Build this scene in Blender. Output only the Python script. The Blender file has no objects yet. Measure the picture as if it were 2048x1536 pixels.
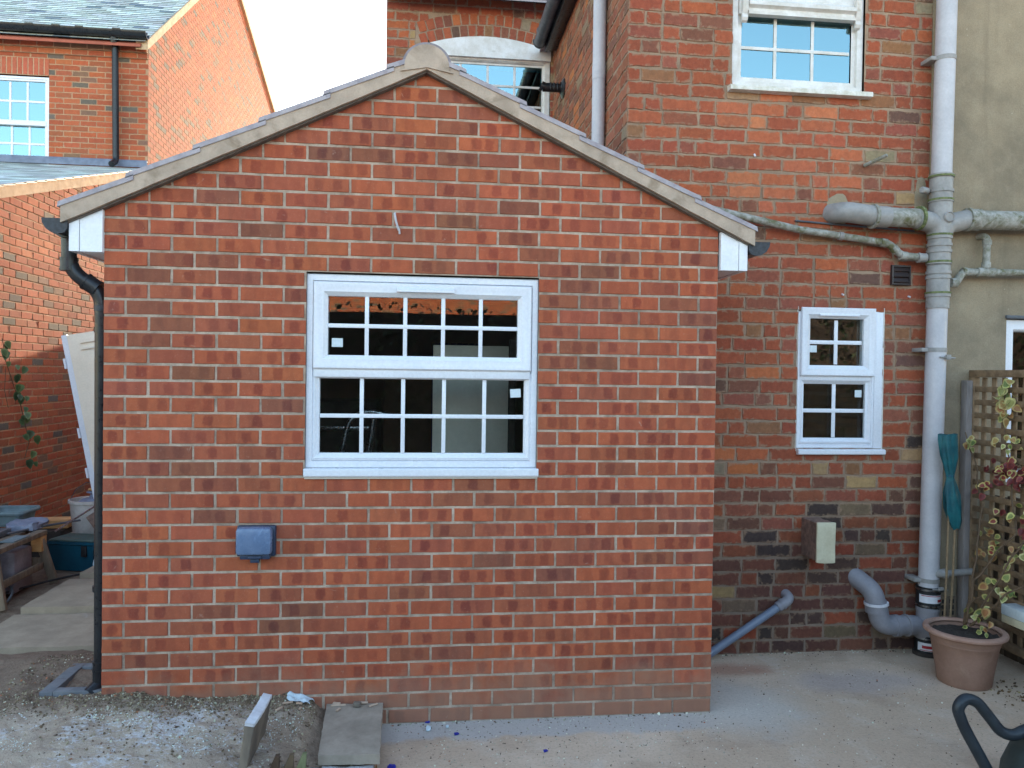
import bpy, bmesh, math, random
from math import radians as R, sin, cos, pi
from mathutils import Vector, Matrix, noise

random.seed(7)
sc = bpy.context.scene
COL = sc.collection

# ------------------------------------------------------------------ camera
YAW, PITCH, ROLL = -0.1124, -0.0133, 0.0135
CAM = Vector((1.4767, -3.7539, 1.7033)); FPX = 1540.0
fw = Vector((-sin(YAW)*cos(PITCH), cos(YAW)*cos(PITCH), sin(PITCH)))
rt = Vector((cos(YAW), sin(YAW), 0)); up = rt.cross(fw)
r2 = rt*cos(ROLL)+up*sin(ROLL); u2 = -rt*sin(ROLL)+up*cos(ROLL)
cd = bpy.data.cameras.new('camera'); cam = bpy.data.objects.new('camera', cd); COL.objects.link(cam)
M = Matrix((r2, u2, -fw)).transposed().to_4x4(); M.translation = CAM
cam.matrix_world = M
cd.sensor_width = 36.0; cd.lens = 36.0*FPX/2048.0
cd.clip_start = 0.05; cd.clip_end = 1000
sc.camera = cam

# ------------------------------------------------------------------ world, sun, exposure
SUN_AZ, SUN_EL = R(6.5), R(10.0)       # azimuth measured from +Y towards +X
w = bpy.data.worlds.new('World'); sc.world = w; w.use_nodes = True
wn = w.node_tree
sky = wn.nodes.new('ShaderNodeTexSky'); sky.sky_type = 'NISHITA'; sky.sun_disc = False
sky.sun_elevation = SUN_EL; sky.sun_rotation = SUN_AZ
sky.air_density = 1.0; sky.dust_density = 0.3; sky.ozone_density = 2.5
bg = wn.nodes['Background']; bg.inputs['Strength'].default_value = 0.15
tint = wn.nodes.new('ShaderNodeMix'); tint.data_type = 'RGBA'; tint.blend_type = 'MULTIPLY'; tint.inputs[0].default_value = 1.0
tint.inputs[7].default_value = (1.28, 1.0, .81, 1)     # warm white balance multiplied into the sky colour
wn.links.new(sky.outputs[0], tint.inputs[6]); wn.links.new(tint.outputs[2], bg.inputs['Color'])
sl = bpy.data.lights.new('sun', 'SUN'); sl.energy = 2.0; sl.angle = R(0.6); sl.color = (1.0, 0.80, 0.58)
so = bpy.data.objects.new('sun', sl); COL.objects.link(so)
sd = Vector((sin(SUN_AZ)*cos(SUN_EL), cos(SUN_AZ)*cos(SUN_EL), sin(SUN_EL)))
so.rotation_euler = (-sd).to_track_quat('-Z', 'Y').to_euler()
so.location = (0, 30, 20)
sc.view_settings.view_transform = 'Standard'; sc.view_settings.look = 'None'
sc.view_settings.gamma = 1.0; sc.view_settings.exposure = 2.84

# ------------------------------------------------------------------ helpers
def lin(c):
    c = c/255.0
    return c/12.92 if c <= 0.04045 else ((c+0.055)/1.055)**2.4
def S(r, g, b, k=1.0):
    return (min(lin(r)*k, .95), min(lin(g)*k, .95), min(lin(b)*k, .95), 1.0)

LOC = {}
def tag(o, label=None, cat=None, group=None, kind=None):
    if label: o['label'] = label
    if cat: o['category'] = cat
    if group: o['group'] = group
    if kind: o['kind'] = kind
    return o
def empty(name, loc, label, cat, group=None):
    o = bpy.data.objects.new(name, None); COL.objects.link(o)
    o.location = loc; LOC[o.name] = Vector(loc); o.empty_display_size = .1
    return tag(o, label, cat, group)

class MB:
    """collects geometry in world coordinates"""
    def __init__(s):
        s.v = []; s.f = []; s.m = []; s.at = {}
    def add(s, vs, fs, mi=0, col=None):
        n = len(s.v); s.v.extend([tuple(v) for v in vs])
        for f in fs:
            s.f.append([i+n for i in f]); s.m.append(mi)
            if col is not None: s.at[len(s.f)-1] = col
        return s
    def box(s, x0, x1, y0, y1, z0, z1, bev=0.0, mi=0, mat=None, col=None):
        if bev <= 0:
            vs = [Vector(p) for p in ((x0,y0,z0),(x1,y0,z0),(x1,y1,z0),(x0,y1,z0),(x0,y0,z1),(x1,y0,z1),(x1,y1,z1),(x0,y1,z1))]
            fs = [(3,2,1,0),(4,5,6,7),(0,1,5,4),(1,2,6,5),(2,3,7,6),(3,0,4,7)]
        else:
            bm = bmesh.new(); bmesh.ops.create_cube(bm, size=1)
            for v in bm.verts:
                v.co = Vector(((x0+x1)/2+v.co.x*(x1-x0), (y0+y1)/2+v.co.y*(y1-y0), (z0+z1)/2+v.co.z*(z1-z0)))
            b = min(bev, .49*min(abs(x1-x0), abs(y1-y0), abs(z1-z0)))
            bmesh.ops.bevel(bm, geom=bm.edges[:], offset=b, segments=2, affect='EDGES', profile=.5)
            bm.verts.index_update()
            vs = [v.co.copy() for v in bm.verts]; fs = [[v.index for v in f.verts] for f in bm.faces]; bm.free()
        if mat is not None: vs = [mat @ v for v in vs]
        return s.add(vs, fs, mi, col)
    def bar(s, a, b, wd, th, upv=(0,0,1), bev=.002, mi=0, col=None):
        a = Vector(a); b = Vector(b); d = (b-a); L = d.length; d.normalize()
        u = Vector(upv); u = (u-d*u.dot(d)).normalized(); sd_ = d.cross(u)
        m = Matrix((d, sd_, u)).transposed().to_4x4(); m.translation = (a+b)/2
        return s.box(-L/2, L/2, -wd/2, wd/2, -th/2, th/2, bev, mi, m, col)
    def tube(s, path, r, n=14, cap=True, mi=0, col=None, sq=1.0):
        P = [Vector(p) for p in path]; rs = r if isinstance(r, (list, tuple)) else [r]*len(P)
        vs = []; fs = []; ref = None
        for i, p in enumerate(P):
            if i == 0: t = P[1]-P[0]
            elif i == len(P)-1: t = P[-1]-P[-2]
            else: t = (P[i]-P[i-1]).normalized()+(P[i+1]-P[i]).normalized()
            t.normalize()
            if ref is None:
                ref = Vector((0,0,1)) if abs(t.z) < .9 else Vector((1,0,0))
            ref = (ref-t*ref.dot(t)).normalized(); o = t.cross(ref)
            for k in range(n):
                a = 2*pi*k/n; vs.append(p+(ref*cos(a)*sq+o*sin(a))*rs[i])
        for i in range(len(P)-1):
            for k in range(n):
                fs.append((i*n+k, i*n+(k+1) % n, (i+1)*n+(k+1) % n, (i+1)*n+k))
        if cap:
            fs.append(tuple(reversed(range(n)))); fs.append(tuple((len(P)-1)*n+k for k in range(n)))
        return s.add(vs, fs, mi, col)
    def lathe(s, c, prof, n=40, axis=None, mi=0, capb=True, capt=False, col=None):
        c = Vector(c); vs = []; fs = []
        q = Vector((0,0,1)).rotation_difference(Vector(axis)) if axis is not None else None
        for (r, z) in prof:
            for k in range(n):
                a = 2*pi*k/n; v = Vector((r*cos(a), r*sin(a), z))
                vs.append(c+(q @ v if q else v))
        for i in range(len(prof)-1):
            for k in range(n):
                fs.append((i*n+k, i*n+(k+1) % n, (i+1)*n+(k+1) % n, (i+1)*n+k))
        if capb: fs.append(tuple(reversed(range(n))))
        if capt: fs.append(tuple((len(prof)-1)*n+k for k in range(n)))
        return s.add(vs, fs, mi, col)
    def prism(s, poly, axis, a0, a1, mi=0, col=None):
        """poly: 2-D points; axis 'y': (x,z) pushed along y; 'x': (y,z); 'z': (x,y)"""
        def mk(p, a):
            return {'y': (p[0], a, p[1]), 'x': (a, p[0], p[1]), 'z': (p[0], p[1], a)}[axis]
        n = len(poly)
        vs = [mk(p, a0) for p in poly]+[mk(p, a1) for p in poly]
        fs = [tuple(range(n)), tuple(reversed(range(n, 2*n)))]
        fs += [(i, n+i, n+(i+1) % n, (i+1) % n) for i in range(n)]
        return s.add(vs, fs, mi, col)
    def build(s, name, mats, parent=None, smooth=35, attr=None):
        me = bpy.data.meshes.new(name)
        base = Vector((0,0,0)); root = parent
        while root is not None:
            if root.name in LOC: base = LOC[root.name]; break
            root = root.parent
        me.from_pydata([(v[0]-base.x, v[1]-base.y, v[2]-base.z) for v in s.v], [], s.f)
        if not isinstance(mats, (list, tuple)): mats = [mats]
        for m_ in mats: me.materials.append(m_)
        me.polygons.foreach_set('material_index', s.m)
        if s.at:
            a = me.attributes.new('bcol', 'FLOAT_COLOR', 'FACE')
            flat = []
            for i in range(len(s.f)): flat.extend(s.at.get(i, (.5,.5,.5,1)))
            a.data.foreach_set('color', flat)
        bm = bmesh.new(); bm.from_mesh(me)
        bmesh.ops.recalc_face_normals(bm, faces=bm.faces[:]); bm.to_mesh(me); bm.free()
        me.shade_smooth(); me.set_sharp_from_angle(angle=R(smooth))
        me.validate(); me.update()
        o = bpy.data.objects.new(name, me); COL.objects.link(o)
        if parent is not None: o.parent = parent
        return o

# a tube that follows corners with rounded bends
def bend(pts, rad=.05, seg=6):
    P = [Vector(p) for p in pts]; out = [P[0]]
    for i in range(1, len(P)-1):
        a, b, c = P[i-1], P[i], P[i+1]
        d1 = (a-b); d2 = (c-b); l = min(rad, d1.length*.48, d2.length*.48)
        p1 = b+d1.normalized()*l; p2 = b+d2.normalized()*l
        for k in range(seg+1):
            t = k/seg
            out.append(p1*(1-t)**2+b*2*t*(1-t)+p2*t*t)
    out.append(P[-1]); return out

# ------------------------------------------------------------------ materials
class NT:
    def __init__(s, name):
        s.m = bpy.data.materials.new(name); s.m.use_nodes = True
        s.t = s.m.node_tree; s.b = s.t.nodes['Principled BSDF']
    def n(s, ty, **k):
        nd = s.t.nodes.new(ty)
        for a, v in k.items(): setattr(nd, a, v)
        return nd
    def set(s, sock, v):
        if isinstance(v, bpy.types.NodeSocket): s.t.links.new(v, sock)
        elif v is not None: sock.default_value = v
    def math(s, op, a, b=None, c=None, clamp=False):
        nd = s.n('ShaderNodeMath', operation=op, use_clamp=clamp)
        for i, v in enumerate((a, b, c)):
            if v is not None: s.set(nd.inputs[i], v)
        return nd.outputs[0]
    def mix(s, f, a, b, mode='MIX'):
        nd = s.n('ShaderNodeMix', data_type='RGBA', blend_type=mode, clamp_factor=True)
        s.set(nd.inputs[0], f); s.set(nd.inputs[6], a); s.set(nd.inputs[7], b)
        return nd.outputs[2]
    def ramp(s, f, lo, hi, a=0.0, b=1.0):
        nd = s.n('ShaderNodeMapRange', interpolation_type='SMOOTHSTEP')
        s.set(nd.inputs[0], f); s.set(nd.inputs[1], lo); s.set(nd.inputs[2], hi); s.set(nd.inputs[3], a); s.set(nd.inputs[4], b)
        return nd.outputs[0]
    def coord(s, which='Object'):
        return s.n('ShaderNodeTexCoord').outputs[which]
    def noise(s, scale, det=4, rough=.55, vec=None, dist=0.0, out=0):
        nd = s.n('ShaderNodeTexNoise'); s.set(nd.inputs['Scale'], scale); s.set(nd.inputs['Detail'], det)
        s.set(nd.inputs['Roughness'], rough); s.set(nd.inputs['Distortion'], dist)
        s.t.links.new(vec if vec is not None else s.coord(), nd.inputs['Vector'])
        return nd.outputs[out]
    def attr(s, name, out='Color'):
        nd = s.n('ShaderNodeAttribute'); nd.attribute_name = name; return nd.outputs[out]
    def scale(s, vec, x, y, z):
        nd = s.n('ShaderNodeMapping'); s.t.links.new(vec, nd.inputs[0]); nd.inputs['Scale'].default_value = (x, y, z); return nd.outputs[0]
    def bump(s, h, strength=.3, dist=.01):
        nd = s.n('ShaderNodeBump'); nd.inputs['Strength'].default_value = strength; nd.inputs['Distance'].default_value = dist
        s.t.links.new(h, nd.inputs['Height']); s.t.links.new(nd.outputs[0], s.b.inputs['Normal']); return nd
    def out(s, col=None, rough=.7, spec=.4, metal=0.0):
        if col is not None: s.set(s.b.inputs['Base Color'], col)
        s.set(s.b.inputs['Roughness'], rough); s.set(s.b.inputs['Specular IOR Level'], spec); s.set(s.b.inputs['Metallic'], metal)
        return s.m

def simple(name, c1, c2=None, rough=.6, sc_=12, bump=.15, bsc=80, spec=.4, metal=0.0, dirt=None, dirt_amt=.5, stretch=(1,1,1)):
    t = NT(name); co = t.scale(t.coord(), *stretch)
    col = c1
    if c2 is not None:
        col = t.mix(t.ramp(t.noise(sc_, 5, .6, co), .3, .7), c1, c2)
    if dirt is not None:
        d = t.ramp(t.noise(sc_*.6, 6, .65, co, 1.0), 1-dirt_amt-.12, 1-dirt_amt+.12)
        col = t.mix(d, col, dirt)
    fine = t.noise(bsc, 3, .6, co)
    col = t.mix(t.ramp(fine, .2, .8, 0, .22), col, t.mix(1.0, col, (.55,.55,.55,1), 'MULTIPLY'))
    if bump: t.bump(fine, bump, .004)
    rr = t.ramp(t.noise(sc_*2, 4, .6, co), .2, .8, max(rough-.1, .05), min(rough+.1, 1))
    return t.out(col, rr, spec, metal)

def soot_mask(t, co):
    # old soot and damp bloom on the lowest courses of the old wall
    sz = t.n('ShaderNodeSeparateXYZ'); t.t.links.new(co, sz.inputs[0])
    zz = t.math('ADD', sz.outputs[2], t.math('MULTIPLY', t.math('SUBTRACT', t.noise(2.6, 6, .65, co, .7), .5), 1.5))
    return t.ramp(zz, .55, 1.0, .55, 0)
def brick_mat(name, soot=False, foot=False, spots=False, smear=None, smear_amt=0.5, fine=.3, bumps=.25, grime=None):
    t = NT(name); co = t.coord()
    col = t.attr('bcol')
    uvn = t.n('ShaderNodeUVMap'); uvn.uv_map = 'bk'
    sx = t.n('ShaderNodeSeparateXYZ'); t.t.links.new(uvn.outputs[0], sx.inputs[0])
    s_, tt = sx.outputs[0], sx.outputs[1]
    dm = t.n('ShaderNodeSeparateColor'); t.t.links.new(t.attr('bdim'), dm.inputs[0])
    L, H, rnd = dm.outputs[0], dm.outputs[1], dm.outputs[2]
    # slow change of tone along each brick
    v2 = t.n('ShaderNodeCombineXYZ'); t.set(v2.inputs[0], t.math('ADD', t.math('MULTIPLY', s_, 1.0), t.math('MULTIPLY', rnd, 77.0)))
    t.set(v2.inputs[1], t.math('MULTIPLY', tt, .25))
    band = t.noise(16, 2, .5, v2.outputs[0])
    col = t.mix(t.ramp(band, .46, .6, 0, .7 if spots else .35), col, t.mix(1.0, col, (.82,.84,.9,1), 'MULTIPLY'))
    if spots:
        sp = t.n('ShaderNodeSeparateColor'); at = t.n('ShaderNodeAttribute'); at.attribute_name = 'bspot'
        t.t.links.new(at.outputs['Color'], sp.inputs[0])
        wob = t.math('MULTIPLY', t.math('SUBTRACT', t.noise(55, 2, .5, co), .5), .9)
        dy = t.math('DIVIDE', t.math('ABSOLUTE', t.math('SUBTRACT', tt, t.math('MULTIPLY', H, .5))), .029)
        for src, k in ((sp.outputs[0], sp.outputs[2]), (sp.outputs[1], at.outputs['Alpha'])):
            dx = t.math('DIVIDE', t.math('ABSOLUTE', t.math('SUBTRACT', s_, src)), .026)
            dd = t.math('ADD', t.math('POWER', t.math('ADD', t.math('POWER', dx, 5.0), t.math('POWER', dy, 5.0)), .2), wob)
            mk = t.math('MULTIPLY', t.ramp(dd, .66, 1.1, 1, 0), k)
            col = t.mix(mk, col, t.mix(1.0, col, (.67,.59,.71,1), 'MULTIPLY'))
    n1 = t.noise(38, 6, .7, co)
    col = t.mix(t.ramp(n1, .25, .75, 0, fine), col, t.mix(1.0, col, (.45,.42,.45,1), 'MULTIPLY'))
    n3 = t.noise(240, 2, .5, co)
    col = t.mix(t.ramp(n3, .62, .8, 0, .35), col, t.mix(.5, col, (.75,.62,.5,1)))
    if smear is not None:
        e = t.math('MINIMUM', t.math('MINIMUM', s_, t.math('SUBTRACT', L, s_)), t.math('MINIMUM', tt, t.math('SUBTRACT', H, tt)))
        n2 = t.noise(26, 5, .68, co, .6)
        q = t.math('ADD', e, t.math('MULTIPLY', t.math('SUBTRACT', n2, .5+(.5-smear_amt)*.3), -.085))
        mk = t.ramp(q, -.004, .012, .8, 0)
        col = t.mix(mk, col, t.mix(t.noise(60, 4, .6, co), smear, t.mix(1.0, smear, (.6,.58,.55,1), 'MULTIPLY')))
    if grime is not None:
        g = t.ramp(t.noise(1.6, 6, .62, co), .5, .75, 0, .5)
        col = t.mix(g, col, t.mix(1.0, col, grime, 'MULTIPLY'))
    if soot: col = t.mix(soot_mask(t, co), col, t.mix(1.0, col, (.55,.54,.58,1), 'MULTIPLY'))
    if foot:      # mortar droppings and splashed mud on the lowest courses
        sz = t.n('ShaderNodeSeparateXYZ'); t.t.links.new(co, sz.inputs[0])
        zz = t.math('ADD', sz.outputs[2], t.math('MULTIPLY', t.math('SUBTRACT', t.noise(5, 6, .65, co, .5), .5), .55))
        col = t.mix(t.ramp(zz, .05, .34, .62, 0), col, S(150,120,100))
        col = t.mix(t.ramp(t.noise(11, 5, .7, co, 1.2), .66, .74, 0, .35), col, S(196,168,150))
    h = t.math('ADD', t.math('MULTIPLY', n1, .7), t.math('MULTIPLY', n3, .5))
    t.bump(h, bumps, .006)
    return t.out(col, .88, .2)

def mortar_mat(name, c1, c2, rough=.92, soot=False):
    t = NT(name); co = t.coord()
    n1 = t.noise(9, 6, .7, co); n2 = t.noise(160, 3, .6, co); n0 = t.noise(1.3, 3, .5, co)
    col = t.mix(t.ramp(n1, .3, .72), c1, c2)
    col = t.mix(t.ramp(n0, .4, .65, 0, .55), col, t.mix(1.0, col, (.62,.6,.6,1), 'MULTIPLY'))
    col = t.mix(t.ramp(n2, .3, .8, 0, .5), col, t.mix(1.0, col, (.6,.57,.53,1), 'MULTIPLY'))
    if soot: col = t.mix(soot_mask(t, co), col, S(104,92,86))
    t.bump(t.math('ADD', t.math('MULTIPLY', n2, .6), n1), .5, .005)
    return t.out(col, rough, .2)

def attr_mat(name, rough=.6, fine=.25, bsc=60, bump=.2, spec=.4, trans=0.0):
    t = NT(name); col = t.attr('bcol'); nz = t.noise(bsc, 4, .6)
    col = t.mix(t.ramp(nz, .25, .75, 0, fine), col, t.mix(1.0, col, (.5,.48,.45,1), 'MULTIPLY'))
    t.bump(nz, bump, .004)
    if trans: t.b.inputs['Subsurface Weight'].default_value = 0.0
    return t.out(col, rough, spec)

def glass_mat(name, ior=1.75, tint=(.93,.97,.97,1), coat=(1,1,1,1)):
    t = NT(name); t.t.nodes.remove(t.b)
    fr = t.n('ShaderNodeFresnel'); fr.inputs['IOR'].default_value = ior
    tr = t.n('ShaderNodeBsdfTransparent'); tr.inputs[0].default_value = tint
    gl = t.n('ShaderNodeBsdfGlossy'); gl.inputs['Roughness'].default_value = 0.0; gl.inputs[0].default_value = coat
    bm_ = t.n('ShaderNodeBump'); bm_.inputs['Strength'].default_value = .02; bm_.inputs['Distance'].default_value = .02
    t.t.links.new(t.noise(1.8, 1, .5), bm_.inputs['Height'])
    t.t.links.new(bm_.outputs[0], gl.inputs['Normal'])
    mx = t.n('ShaderNodeMixShader')
    t.t.links.new(fr.outputs[0], mx.inputs[0]); t.t.links.new(tr.outputs[0], mx.inputs[1]); t.t.links.new(gl.outputs[0], mx.inputs[2])
    t.t.links.new(mx.outputs[0], t.t.nodes['Material Output'].inputs[0]); return t.m

m = {}
m['brick_new'] = brick_mat('brick_new', foot=True, spots=True, fine=.28, bumps=.18, grime=(.8,.78,.8,1))
m['brick_old'] = brick_mat('brick_old', soot=True, smear=S(168,138,114), smear_amt=.47, fine=.5, bumps=.55, grime=(.72,.7,.72,1))
m['brick_near'] = brick_mat('brick_near', smear=S(186,150,124), smear_amt=.25, fine=.35, bumps=.25)
m['mortar_new'] = mortar_mat('mortar_new', S(206,184,164), S(146,128,112))
m['mortar_old'] = mortar_mat('mortar_old', S(172,147,124), S(144,122,104), soot=True)
m['mortar_near'] = mortar_mat('mortar_near', S(205,170,138), S(180,145,115))
m['upvc'] = simple('upvc', S(232,233,238), S(224,226,232), rough=.32, sc_=4, bump=.0, spec=.45)
m['upvc_old'] = simple('upvc_old', S(226,224,222), S(205,200,192), rough=.45, sc_=9, bump=.05, dirt=S(170,160,140), dirt_amt=.28)
m['black'] = simple('black_plastic', S(26,28,32), S(38,40,44), rough=.33, sc_=20, bump=.03)
m['frost_black'] = simple('frosted_black_plastic', S(34,37,42), S(60,64,72), rough=.5, sc_=60, bump=.1)
m['gutter_grey'] = simple('gutter_grey', S(96,100,106), S(76,80,86), rough=.4, sc_=10, bump=.05)
m['pvc'] = simple('grey_pvc', S(196,193,196), S(182,180,184), rough=.42, sc_=6, bump=.04, dirt=S(120,116,104), dirt_amt=.2)
m['pvc_dark'] = simple('weathered_grey_pvc', S(158,155,152), S(140,137,134), rough=.5, sc_=14, bump=.06, dirt=S(104,102,84), dirt_amt=.3)
m['pvc_moss'] = simple('mossy_pvc', S(168,166,160), S(126,124,112), rough=.7, sc_=26, bump=.2, dirt=S(96,94,62), dirt_amt=.42)
m['pvc_blue'] = simple('blue_grey_pvc', S(124,134,152), S(112,122,140), rough=.36, sc_=6, bump=.04)
m['pvc_elbow'] = simple('dusty_grey_pvc', S(146,143,148), S(130,128,134), rough=.48, sc_=8, bump=.06, dirt=S(150,128,116), dirt_amt=.3)
m['algae'] = simple('green_rubber_seal', S(120,128,84), S(84,92,58), rough=.8, sc_=40, bump=.2)
m['rubber'] = simple('rubber', S(24,24,26), S(40,40,42), rough=.6, sc_=30, bump=.1)
m['steel'] = simple('steel', S(170,172,176), S(120,122,126), rough=.3, sc_=40, bump=.05, metal=1.0)
m['label_white'] = simple('label_white', S(222,220,224), S(205,203,208), rough=.5, bump=0)
m['label_red'] = simple('label_red', S(160,40,48), rough=.5, bump=0)
m['verge'] = simple('verge_mortar', S(190,170,152), S(170,152,136), rough=.9, sc_=9, bump=.35, bsc=120, dirt=S(146,128,110), dirt_amt=.38, spec=.2)
m['undercloak'] = simple('undercloak', S(112,102,94), S(90,82,76), rough=.85, sc_=20, bump=.2)
m['tile'] = simple('roof_tile', S(176,168,172), S(150,142,148), rough=.8, sc_=15, bump=.3, dirt=S(196,196,204), dirt_amt=.3)
m['ridge'] = simple('ridge_tile', S(150,142,146), S(128,120,124), rough=.8, sc_=15, bump=.3)
m['lead'] = simple('lead', S(120,128,146), S(98,106,124), rough=.45, sc_=9, bump=.1, spec=.5, dirt=S(160,168,184), dirt_amt=.25)
m['render'] = None
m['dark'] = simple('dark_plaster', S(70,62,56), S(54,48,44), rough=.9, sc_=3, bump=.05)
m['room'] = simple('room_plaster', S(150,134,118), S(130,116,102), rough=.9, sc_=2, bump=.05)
m['board'] = simple('pale_board', S(228,214,198), S(212,198,182), rough=.7, sc_=3, bump=.05)
m['curtain'] = simple('net_curtain', S(215,220,226), S(195,200,208), rough=.9, sc_=8, bump=.1)
m['blind'] = simple('blind', S(220,226,232), S(205,212,220), rough=.6, sc_=5, bump=0)
m['sticker'] = simple('sticker', S(214,224,228), S(200,212,216), rough=.5, bump=0)
m['glass'] = glass_mat('window_glass', 1.62)
m['glass_sky'] = glass_mat('upper_window_glass', 3.3, coat=(.60,.93,1.0,1))
m['wood_grey'] = simple('weathered_wood', S(142,124,104), S(112,98,84), rough=.85, sc_=18, bump=.3, stretch=(1,1,.15))
m['lattice'] = simple('lattice_wood', S(150,124,96), S(118,96,74), rough=.85, sc_=16, bump=.3)
m['timber'] = simple('sawn_timber', S(212,160,104), S(190,138,86), rough=.75, sc_=20, bump=.15, stretch=(.2,1,1))
m['teal'] = simple('teal_plastic', S(20,84,104), S(16,70,90), rough=.42, sc_=8, bump=.05, dirt=S(80,96,92), dirt_amt=.2)
m['teal_lid'] = simple('dusty_teal_lid', S(74,98,94), S(96,104,94), rough=.7, sc_=12, bump=.1)
m['teal_cloth'] = simple('teal_cover', S(26,98,104), S(16,74,84), rough=.5, sc_=12, bump=.1, dirt=S(120,150,154), dirt_amt=.2)
m['tub'] = simple('grey_tub', S(128,146,150), S(104,120,124), rough=.5, sc_=8, bump=.05, dirt=S(150,146,136), dirt_amt=.25)
m['bucket'] = simple('dusty_bucket', S(204,194,186), S(180,170,162), rough=.7, sc_=10, bump=.1, dirt=S(196,186,176), dirt_amt=.3)
m['terracotta'] = simple('terracotta_plastic', S(150,116,100), S(136,104,88), rough=.7, sc_=7, bump=.1, dirt=S(168,140,122), dirt_amt=.35)
m['terra_rim'] = simple('terracotta_rim', S(176,142,126), S(160,124,108), rough=.7, sc_=12, bump=.1, dirt=S(188,164,150), dirt_amt=.3)
m['compost'] = simple('compost', S(72,64,58), S(52,46,42), rough=.95, sc_=40, bump=.8, dirt=S(140,134,126), dirt_amt=.2)
m['slab'] = simple('paving_slab', S(178,160,138), S(152,136,118), rough=.9, sc_=4, bump=.3, bsc=60, dirt=S(176,168,156), dirt_amt=.3, spec=.2)
m['flag'] = simple('york_stone', S(172,158,142), S(148,136,122), rough=.9, sc_=5, bump=.5, bsc=40, dirt=S(150,146,140), dirt_amt=.25, spec=.2)
m['stone'] = simple('frosted_stone', S(226,226,230), S(196,194,196), rough=.9, sc_=9, bump=.5, bsc=50, dirt=S(200,198,198), dirt_amt=.38, spec=.2)
m['stone_dark'] = simple('dark_stone', S(140,126,110), S(104,96,88), rough=.9, sc_=9, bump=.5, bsc=50, dirt=S(140,136,130), dirt_amt=.2, stretch=(1,1,.3), spec=.2)
m['block_side'] = simple('rough_block', S(150,120,104), S(112,92,84), rough=.95, sc_=30, bump=.8)
m['block_face'] = simple('cream_paint', S(206,198,170), S(192,182,154), rough=.8, sc_=9, bump=.2)
m['gully'] = simple('grey_composite', S(116,118,122), S(100,102,106), rough=.7, sc_=12, bump=.15, dirt=S(140,136,130), dirt_amt=.2)
m['socket'] = simple('socket_blue_grey', S(104,124,154), S(90,112,144), rough=.3, sc_=26, bump=.1, bsc=110, spec=.5, dirt=S(126,150,184), dirt_amt=.35)
m['socket_dark'] = simple('socket_dark', S(52,66,90), S(42,54,76), rough=.35, bump=.05)
m['drum'] = simple('dark_green_drum', S(60,70,68), S(46,56,56), rough=.6, sc_=8, bump=.05)
m['hose'] = simple('black_hose', S(30,38,46), S(44,52,58), rough=.42, sc_=20, bump=.06, dirt=S(74,78,80), dirt_amt=.25)
m['tissue'] = simple('tissue', S(214,228,232), S(196,212,220), rough=.8, sc_=20, bump=.2)
m['blue'] = simple('blue_plastic', S(28,52,170), S(22,40,140), rough=.35, bump=0)
m['bounce_lit_door'] = simple('bounce_lit_door', S(244,230,208), S(236,220,196), rough=.4, sc_=4, bump=.0)  # white door; the cream tint puts warm bounce light into its colour
m['ivy'] = attr_mat('ivy_leaf', .5, .2, 80, .1)
m['leaf'] = attr_mat('variegated_leaf', .55, .35, 90, .15)
m['stem'] = simple('stem', S(110,88,66), S(88,70,54), rough=.8, sc_=30, bump=.2)
m['cane'] = simple('bamboo_cane', S(150,128,98), S(128,106,82), rough=.7, sc_=30, bump=.1)
m['mixed'] = attr_mat('mixed_rubble', .85, .3, 60, .3, .2)
m['hedge'] = attr_mat('hedge_leaf', .6, .2, 60, .1)
m['slate'] = attr_mat('frosted_slate', .6, .35, 30, .15)
m['red_tin'] = simple('dark_red', S(120,40,50), S(96,30,40), rough=.5)
m['cream_plastic'] = simple('cream_plastic', S(206,198,178), S(188,180,162), rough=.5)
m['brown_ply'] = simple('brown_ply', S(120,88,62), S(98,72,52), rough=.8, sc_=6, bump=.1)
m['navy'] = simple('navy_cloth', S(34,42,92), S(26,32,70), rough=.9, sc_=6, bump=.1)
m['bag'] = simple('cement_bag', S(140,146,164), S(116,120,138), rough=.6, sc_=12, bump=.2, dirt=S(180,180,186), dirt_amt=.25)
m['pink_case'] = simple('grey_case', S(150,142,148), S(126,118,126), rough=.5, sc_=10, bump=.1)

def render_mat():
    t = NT('sand_cement_render'); co = t.coord()
    n0 = t.noise(1.4, 5, .6, co, .4); n1 = t.noise(9, 5, .65, co); n2 = t.noise(130, 3, .6, co)
    col = t.mix(t.ramp(n0, .35, .68), S(158,142,118), S(128,116,98))
    col = t.mix(t.ramp(n1, .35, .8, 0, .35), col, S(176,162,138))
    st = t.noise(1.0, 5, .6, t.scale(co, 7, 7, .5))
    col = t.mix(t.ramp(st, .52, .8, 0, .45), col, S(104,94,80))
    col = t.mix(t.ramp(t.noise(34, 2, .5, co), .74, .79, 0, .7), col, S(190,180,160))
    col = t.mix(t.ramp(n2, .3, .75, 0, .25), col, S(92,84,72))
    t.bump(t.math('ADD', t.math('MULTIPLY', n2, .5), n1), .35, .006)
    return t.out(col, .92, .2)
m['render'] = render_mat()

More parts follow.
